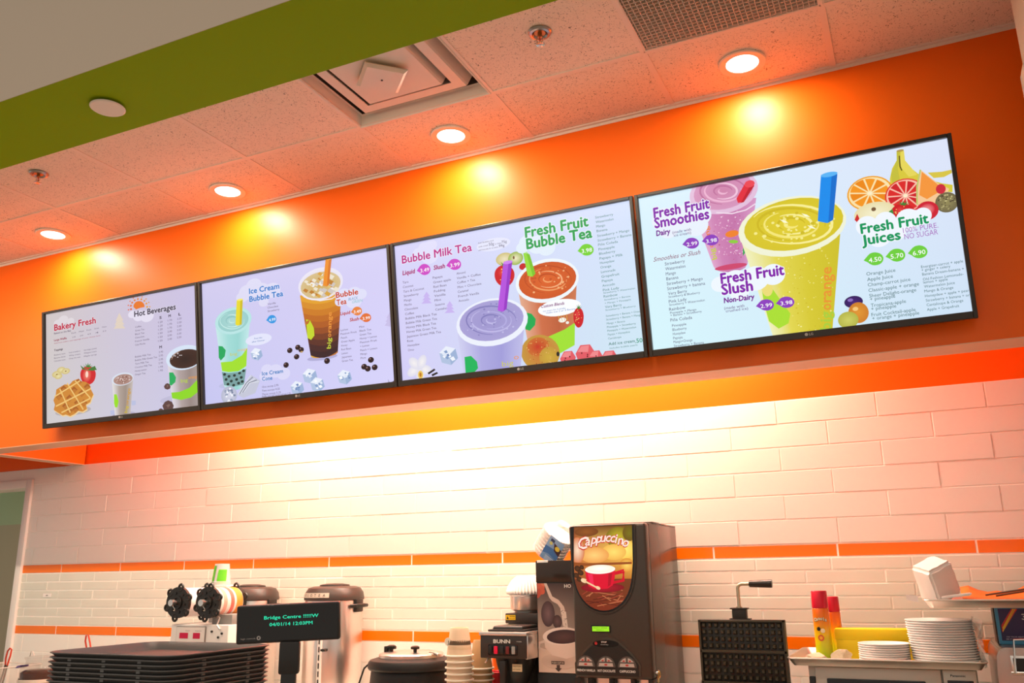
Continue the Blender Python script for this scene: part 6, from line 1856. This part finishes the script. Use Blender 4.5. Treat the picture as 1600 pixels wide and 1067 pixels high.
# spray cans
M_CANP = picture_mat('printed_can', 0, .25)
def spray_can(x, y, z, lab, writing=True):
    r = empty('spray_can', (x, y, z), label=lab, cat='spray can', group='cooking spray cans')
    st = [(0, (150, 190, 20)), (.05, (206, 206, 20)), (.09, (236, 190, 20)), (.13, (236, 130, 24)), (.20, (226, 84, 24))]
    mb = MB(); prof = [(.028, 0), (.0295, .003)] + [(.0295, .003 + .169 * k / 10) for k in range(1, 11)] + [(.027, .180), (.022, .184)]
    mb.lathe(prof, seg=40)
    lay = mb.bm.loops.layers.float_color.new('Col')
    for f in mb.bm.faces:
        for l in f.loops:
            z_ = l.vert.co.z
            for (a, c0), (b, c1) in zip(st, st[1:]):
                if z_ <= b: break
            t = min(1, (z_ - a) / (b - a)); l[lay] = (*[p + (q - p) * t for p, q in zip(C(*c0), C(*c1))], 1)
    mb.build('can', M_CANP, r)
    MB().lathe([(.0285, .178), (.0290, .181), (.0280, .236), (.0262, .239), (0, .239)], seg=36).build('cap', mat('crimson_cap', (.58, .008, .03), .3), r)
    if writing:
        t = MB()
        for i, ch in enumerate('Canola'):
            a = math.radians(-130 + i * 15); rr = .0300
            m_ = Matrix.Translation((rr * math.cos(a), rr * math.sin(a), .138 - .002 * abs(i - 2.5))) @ Matrix.Rotation(a + math.pi / 2, 4, 'Z')
            t.m(1).text(ch, (0, .0002, -.0008), .0125, bold=.07, center=True, xf=m_)
            t.m(0).text(ch, (0, -.0002, 0), .0115, bold=.03, center=True, xf=m_)
        t.build('lettering', [mat('cream_print', (.85, .75, .5), .5), mat('brown_print', (.10, .065, .035), .6)], r, smooth=0, recalc=False)
        d = MB()
        for zz, aa, rx, col in ((.075, -98, .011, 0), (.075, -98, .006, 1), (.100, -82, .008, 2), (.106, -108, .007, 3)):
            a = math.radians(aa); m_ = Matrix.Translation((.0302 * math.cos(a), .0302 * math.sin(a), zz)) @ Matrix.Rotation(a + math.pi / 2, 4, 'Z')
            d.m(col); vs = [d.bm.verts.new(m_ @ Vector((rx * math.cos(k * .524), -.0003 * (col + 1), rx * math.sin(k * .524)))) for k in range(12)]; f = d.bm.faces.new(vs); f.material_index = col
        d.build('printed_flower', [mat('rust_print', (.6, .10, .02), .4), mat('amber_print', (.85, .40, .03), .4), mat('cream_print', (.85, .75, .5), .5), M_BLACK], r, smooth=0, recalc=False)
    return r
spray_can(3.302, .400, PZ, 'front cooking spray can with a red cap, its lettering showing')
spray_can(3.330, .520, PZ - .0, 'cooking spray can with a red cap half hidden behind the other can', False).scale = (1, 1, .9)
# yellow box
root = empty('yellow_box', (3.47, .46, PZ), label='bright yellow cardboard box lying behind the white plates', cat='box')
M_YEL = mat('yellow_card', (.86, .62, .0), .5)
MB().box(-.128, .128, -.03, .06, 0, .070, .002).build('body', M_YEL, root)
MB().box(-.131, .131, -.033, .063, .066, .104, .003).build('lid', M_YEL, root)
# crumpled wraps
def crumple(name, loc, sx, sy, sz, m, lab, cat, seed, sub=4):
    rnd = random.Random(seed)
    bm = bmesh.new(); bmesh.ops.create_icosphere(bm, subdivisions=sub, radius=1)
    C_ = [(Vector((rnd.gauss(0, 1), rnd.gauss(0, 1), rnd.gauss(0, 1))).normalized(), rnd.uniform(.5, .95)) for _ in range(34)]
    for v in bm.verts:
        n = v.co.normalized(); k = min([d / max(.05, n.dot(c)) for c, d in C_ if n.dot(c) > .05] + [1.15])
        v.co = n * min(1.15, k) * (1 + rnd.uniform(-.02, .02)); v.co = Vector((v.co.x * sx, v.co.y * sy, max(v.co.z, -.75) * sz + .75 * sz))
    o = MB(); o.bm.free(); o.bm = bm
    ob = o.build(name, m, smooth=12); ob.location = loc; tag(ob, lab, cat); return ob
M_WAX = mat('waxed_paper', (.84, .72, .52), .45, alpha=.92)
crumple('waxed_paper', (3.290, .255, PZ), .046, .05, .024, M_WAX, 'cream crumple of waxed paper at the left end of the pan', 'paper', 5)
crumple('plastic_bag', (3.372, .270, PZ), .046, .05, .036, mat('thin_plastic', (.86, .74, .56), .25, alpha=.65), 'crumpled see-through bag between the waxed paper and the small plates', 'bag', 9)
# foam plates
def plate(r, h):
    return MB().lathe([(0, .0015), (r * .72, .001), (r * .76, .002), (r * .985, h - .002), (r, h), (r * .985, h + .0015), (r * .95, h), (r * .75, .0042), (0, .0038)], seg=56)
p0 = plate(.083, .016).build('foam_plate', M_FOAM)
N2 = 8
for i in range(N2):
    o = p0 if i == 0 else p0.copy()
    if i: COL.objects.link(o)
    o.location = (3.508 + random.uniform(-.0012, .0012), .295 + random.uniform(-.001, .001), PZ + (N2 - 1 - i) * .0072)
    tag(o, 'small white foam plate in the low pile before the yellow box, ' + nth(i), 'plate', 'small foam plates')
p1 = plate(.104, .020).build('foam_plate', M_FOAM)
N3 = 17
for i in range(N3):
    o = p1 if i == 0 else p1.copy()
    if i: COL.objects.link(o)
    k = N3 - 1 - i
    o.location = (3.699 - k * .0007 + random.uniform(-.001, .001), .300 + random.uniform(-.001, .001), PZ + k * .0078)
    tag(o, 'large white foam plate in the tall pile under the higher pan, ' + nth(i), 'plate', 'large foam plates')
# clear bag hanging beside the tall pile
bagm = MB(); rnd = random.Random(4); rows = []
for j in range(9):
    z = PZ + .004 + j * .0185
    rows.append([(3.806 + .010 * math.sin(k * .9 + j) + rnd.uniform(-.003, .003) - (.02 if j > 6 else 0) * (k / 8), .18 + .028 * k + rnd.uniform(-.004, .004), z) for k in range(9)])
bagm.loft(rows, closed=False, cap0=False, cap1=False)
o = bagm.build('clear_bag', M_BAG, smooth=20); tag(o, 'torn clear bag hanging at the right side of the tall plate pile', 'bag')
o.modifiers.new('thickness', 'SOLIDIFY').thickness = .0006

# things in the higher pan
root = empty('napkin_bundle', (3.690, .30, 1.3795), label='white paper wrapped napkin bundle tilted in the higher pan', cat='napkins')
root.location = (3.700, .300, 1.381)
rnd = random.Random(2)
bm_ = bmesh.new(); bmesh.ops.create_cube(bm_, size=1)
bmesh.ops.bevel(bm_, geom=bm_.edges[:], offset=.09, segments=3, affect='EDGES')
bmesh.ops.subdivide_edges(bm_, edges=[e for e in bm_.edges if e.calc_length() > .3], cuts=4, use_grid_fill=True)
MR = Matrix.Translation((0, 0, .082)) @ Euler((.25, -.42, .62)).to_matrix().to_4x4()
for v in bm_.verts:
    p = Vector((v.co.x * .100, v.co.y * .092, v.co.z * .126))
    p += Vector([rnd.uniform(-.0016, .0016) for _ in range(3)])
    v.co = MR @ p
    v.co.z = max(v.co.z, .0)
mb = MB(); mb.bm.free(); mb.bm = bm_
b_ = mb.build('wrapped_pack', M_PAPERW, root, smooth=30)
MB().prism([(-.100, .018), (-.064, .010), (-.062, .030), (-.100, .036)], -.03, -.027, 'Y').build('paper_tab', M_PAPERW, root)
def rumpled(name, x0, x1, y0, y1, z, amp, m, lab, cat, seed):
    rnd = random.Random(seed); nx, ny = 16, 8; ph = [rnd.uniform(0, 6) for _ in range(4)]
    L = []
    for j in range(ny + 1):
        y = y0 + (y1 - y0) * j / ny
        L.append([(x0 + (x1 - x0) * i / nx, y, z + .003 + amp * (j / ny) ** 1.4 * (1.0 + .35 * math.sin(i * .8 + ph[0]) + .2 * math.sin(i * 2.1 + ph[1])) + rnd.uniform(0, .002)) for i in range(nx + 1)])
    o = MB().loft(L, closed=False, cap0=False, cap1=False).build(name, m, smooth=25)
    o.modifiers.new('thickness', 'SOLIDIFY').thickness = .0008
    return tag(o, lab, cat)
rumpled('orange_paper', 3.775, 4.26, .22, .59, 1.3915, .030, mat('orange_paper', (.88, .16, .01), .6), 'bright orange paper spread in the higher pan right of the napkins', 'paper', 8)
o = MB().prism([(-.046, -.004), (.038, .006), (.046, .012), (.042, .016), (-.046, .004)], -.008, .008, 'Y', .002).build('white_spatula', mat('white_plastic', (.85, .80, .76), .4)); o.location = (3.755, .196, 1.4085); tag(o, 'white plastic spatula blade at the foot of the napkin bundle', 'spatula')
tg = empty('serving_tongs', (3.93, .34, 1.40), label='dark steel tongs lying across the orange paper', cat='tongs')
MB().tube([(-.085, 0, .012), (.02, .006, .028), (.16, .01, .052)], .0032, 8).build('arm', mat('dark_steel', (.16, .13, .11), .3, 1.0), tg)
MB().tube([(-.055, -.02, .010), (.02, -.012, .022), (.16, .0, .046)], .0032, 8).build('arm', mat('dark_steel', (.16, .13, .11), .3, 1.0), tg)
crumple('bread_roll', (4.005, .46, 1.405), .050, .05, .022, mat('pale_bread', (.80, .60, .30), .7), 'pale yellow roll on the orange paper at the right frame edge', 'bread', 3)

# ---------------------------------------------------------------- fryer, sign
root = empty('countertop_fryer', (4.0, .38, CZ), label='stainless steel fryer with a wire basket handle at the right frame edge', cat='fryer')
M_FRY = mat('warm_stainless', (.58, .47, .42), .28, 1.0, vary=.05, bscale=20)
sd = [(3.838, CZ), (4.128, CZ), (4.128, 1.258), (3.868, 1.258), (3.851, 1.250), (3.842, 1.232), (3.838, 1.18)]
at(MB().prism(sd, .16, .62, 'Y', .004), 'body', M_FRY, root)
at(MB().box(3.878, 4.05, .152, .162, 1.178, 1.236, .004), 'slot_frame', M_STEEL, root)
at(MB().box(3.885, 4.04, .148, .156, 1.184, 1.228), 'slot', M_BLACK, root)
at(MB().tube([(3.884, .160, 1.188), (3.884, .105, 1.190), (3.892, .105, 1.286), (4.02, .105, 1.290), (4.02, .105, 1.190), (4.02, .160, 1.188)], .0036, 8).tube([(3.874, .13, 1.188), (4.03, .13, 1.188)], .0036, 8), 'basket_handle', M_CHROME, root)
root = empty('price_sign', (4.0, .30, 1.258), label='blue framed purple sign with a red and yellow corner stripe', cat='sign')
MB().box(-.142, .14, .003, .12, 0, .118, .003).m(1).box(-.138, .14, -.006, .004, .0, .1178, .003).build('frame', [M_BLACK, mat('sky_blue_frame', (.06, .30, .52), .35)], root)
P = Picture(-.0068)
P.face([(0, 0), (.26, 0), (.26, .100), (0, .100)], [C(50, 24, 90), C(60, 30, 100), C(40, 20, 80), C(34, 16, 70)])
P.poly([(.004, .075), (.004, .052), (.040, .0), (.058, .0)], C(206, 40, 20)); P.poly([(.006, .060), (.044, .0), (.048, .0), (.008, .066)], C(240, 190, 30)); P.poly([(.005, .068), (.050, .0), (.053, .0), (.006, .073)], C(240, 180, 30))
P.text('30', .066, .034, .034, .019, C(236, 226, 216), .01);
P.text('ON YOUR NEXT', .014, .090, .05, .004, C(206, 196, 216)); P.text('SEE STORE FOR DETAILS', .012, .097, .07, .004, C(206, 196, 216))
o = P.build('printed_face', M_PRINT, root); o.location = (-.128, 0, .112)

# ---------------------------------------------------------------- left end of the worktop
root = empty('glass_jar', (-.700, .30, CZ), label='glass jar of dark brown pearls at the left end of the worktop', cat='jar')
M_GLASS = mat('jar_glass', (.22, .15, .12), .04, alpha=.14)
MB().lathe([(0, 0), (.092, 0), (.096, .006), (.096, .145), (.086, .170), (.070, .178), (.070, .200), (.074, .202), (.074, .206), (.068, .206)], seg=48).build('glass', M_GLASS, root)
MB().lathe([(0, .010), (.090, .010), (.0905, .138), (.07, .150), (0, .152)], seg=40).build('contents', mat('dark_syrup', (.045, .010, .006), .12, bump=.6, bscale=70), root)
MB().lathe([(.0965, .088), (.0985, .090), (.0985, .104), (.0965, .106)], seg=48).build('band', mat('pale_band', (.6, .50, .42), .4), root)
MB().lathe([(.060, .206), (.078, .208), (.078, .214), (.05, .220), (0, .222)], seg=40).build('lid', M_GLASS, root)
MB().tube([(-.02, -.05, .22), (-.008, -.055, .245), (.004, -.055, .246), (.010, -.05, .222)], .002, 6).build('bail_wire', M_STEEL, root)
MB().prism([(-.100, .158), (-.062, .166), (-.056, .176), (-.09, .170)], -.07, -.02, 'Y', .002).build('purple_flap', mat('purple_plastic', (.10, .06, .25), .3), root)
def tongs(loc, lean, lab, L=.23):
    r = empty('serving_tongs', loc, label=lab, cat='tongs', group='red handled tongs'); r.rotation_euler = (0, lean, 0)
    M_RED = mat('red_handle', (.62, .05, .02), .35)
    MB().tube([(-.010, 0, 0), (-.008, 0, L * .62)], .005, 8).build('arm', mat('dark_steel', (.16, .13, .11), .3, 1.0), r)
    MB().tube([(.012, 0, 0), (.008, 0, L * .62)], .005, 8).build('arm', mat('dark_steel', (.16, .13, .11), .3, 1.0), r)
    MB().tube([(-.008, 0, L * .6), (-.020, 0, L * .75), (-.022, 0, L * .92), (-.010, 0, L), (.006, 0, L * .99), (.010, 0, L * .85), (.008, 0, L * .6)], .0045, 10).build('handle', M_RED, r)
    return r
tongs((-1.015, .31, .925), .25, 'red handled tongs standing in the clear bin by the doorway')
root = empty('clear_bin', (-1.02, .32, CZ), label='see-through plastic bin holding tongs beside the door frame', cat='bin')
MB().loft([rrect(-.14, .14, -.12, .12, .02, .0), rrect(-.15, .15, -.13, .13, .02, .155), rrect(-.156, .156, -.136, .136, .02, .158), rrect(-.156, .156, -.136, .136, .02, .162), rrect(-.147, .147, -.127, .127, .02, .160), rrect(-.137, .137, -.117, .117, .02, .006)]).build('tub', mat('clear_tub', (.86, .76, .68), .15, alpha=.16), root)
MB().tube(rrect(-.152, .152, -.132, .132, .02, .160), .003, 8, closed=True).build('rim', mat('tub_rim', (.86, .78, .72), .25, alpha=.7), root)
root = empty('tong_canister', (-.40, .43, CZ), label='steel canister holding tongs, behind the left end of the tray stack', cat='canister')
MB().lathe([(0, 0), (.05, 0), (.052, .2), (.048, .2), (.046, .01), (0, .01)], seg=32).build('wall', M_STEEL, root)
MB().lathe([(.050, .197), (.0535, .2), (.050, .203), (.047, .2)], seg=32, closed=True).build('rim', M_STEEL, root)
tongs((-.405, .43, .915), -.36, 'red handled tongs leaning out of the canister behind the trays', .325)
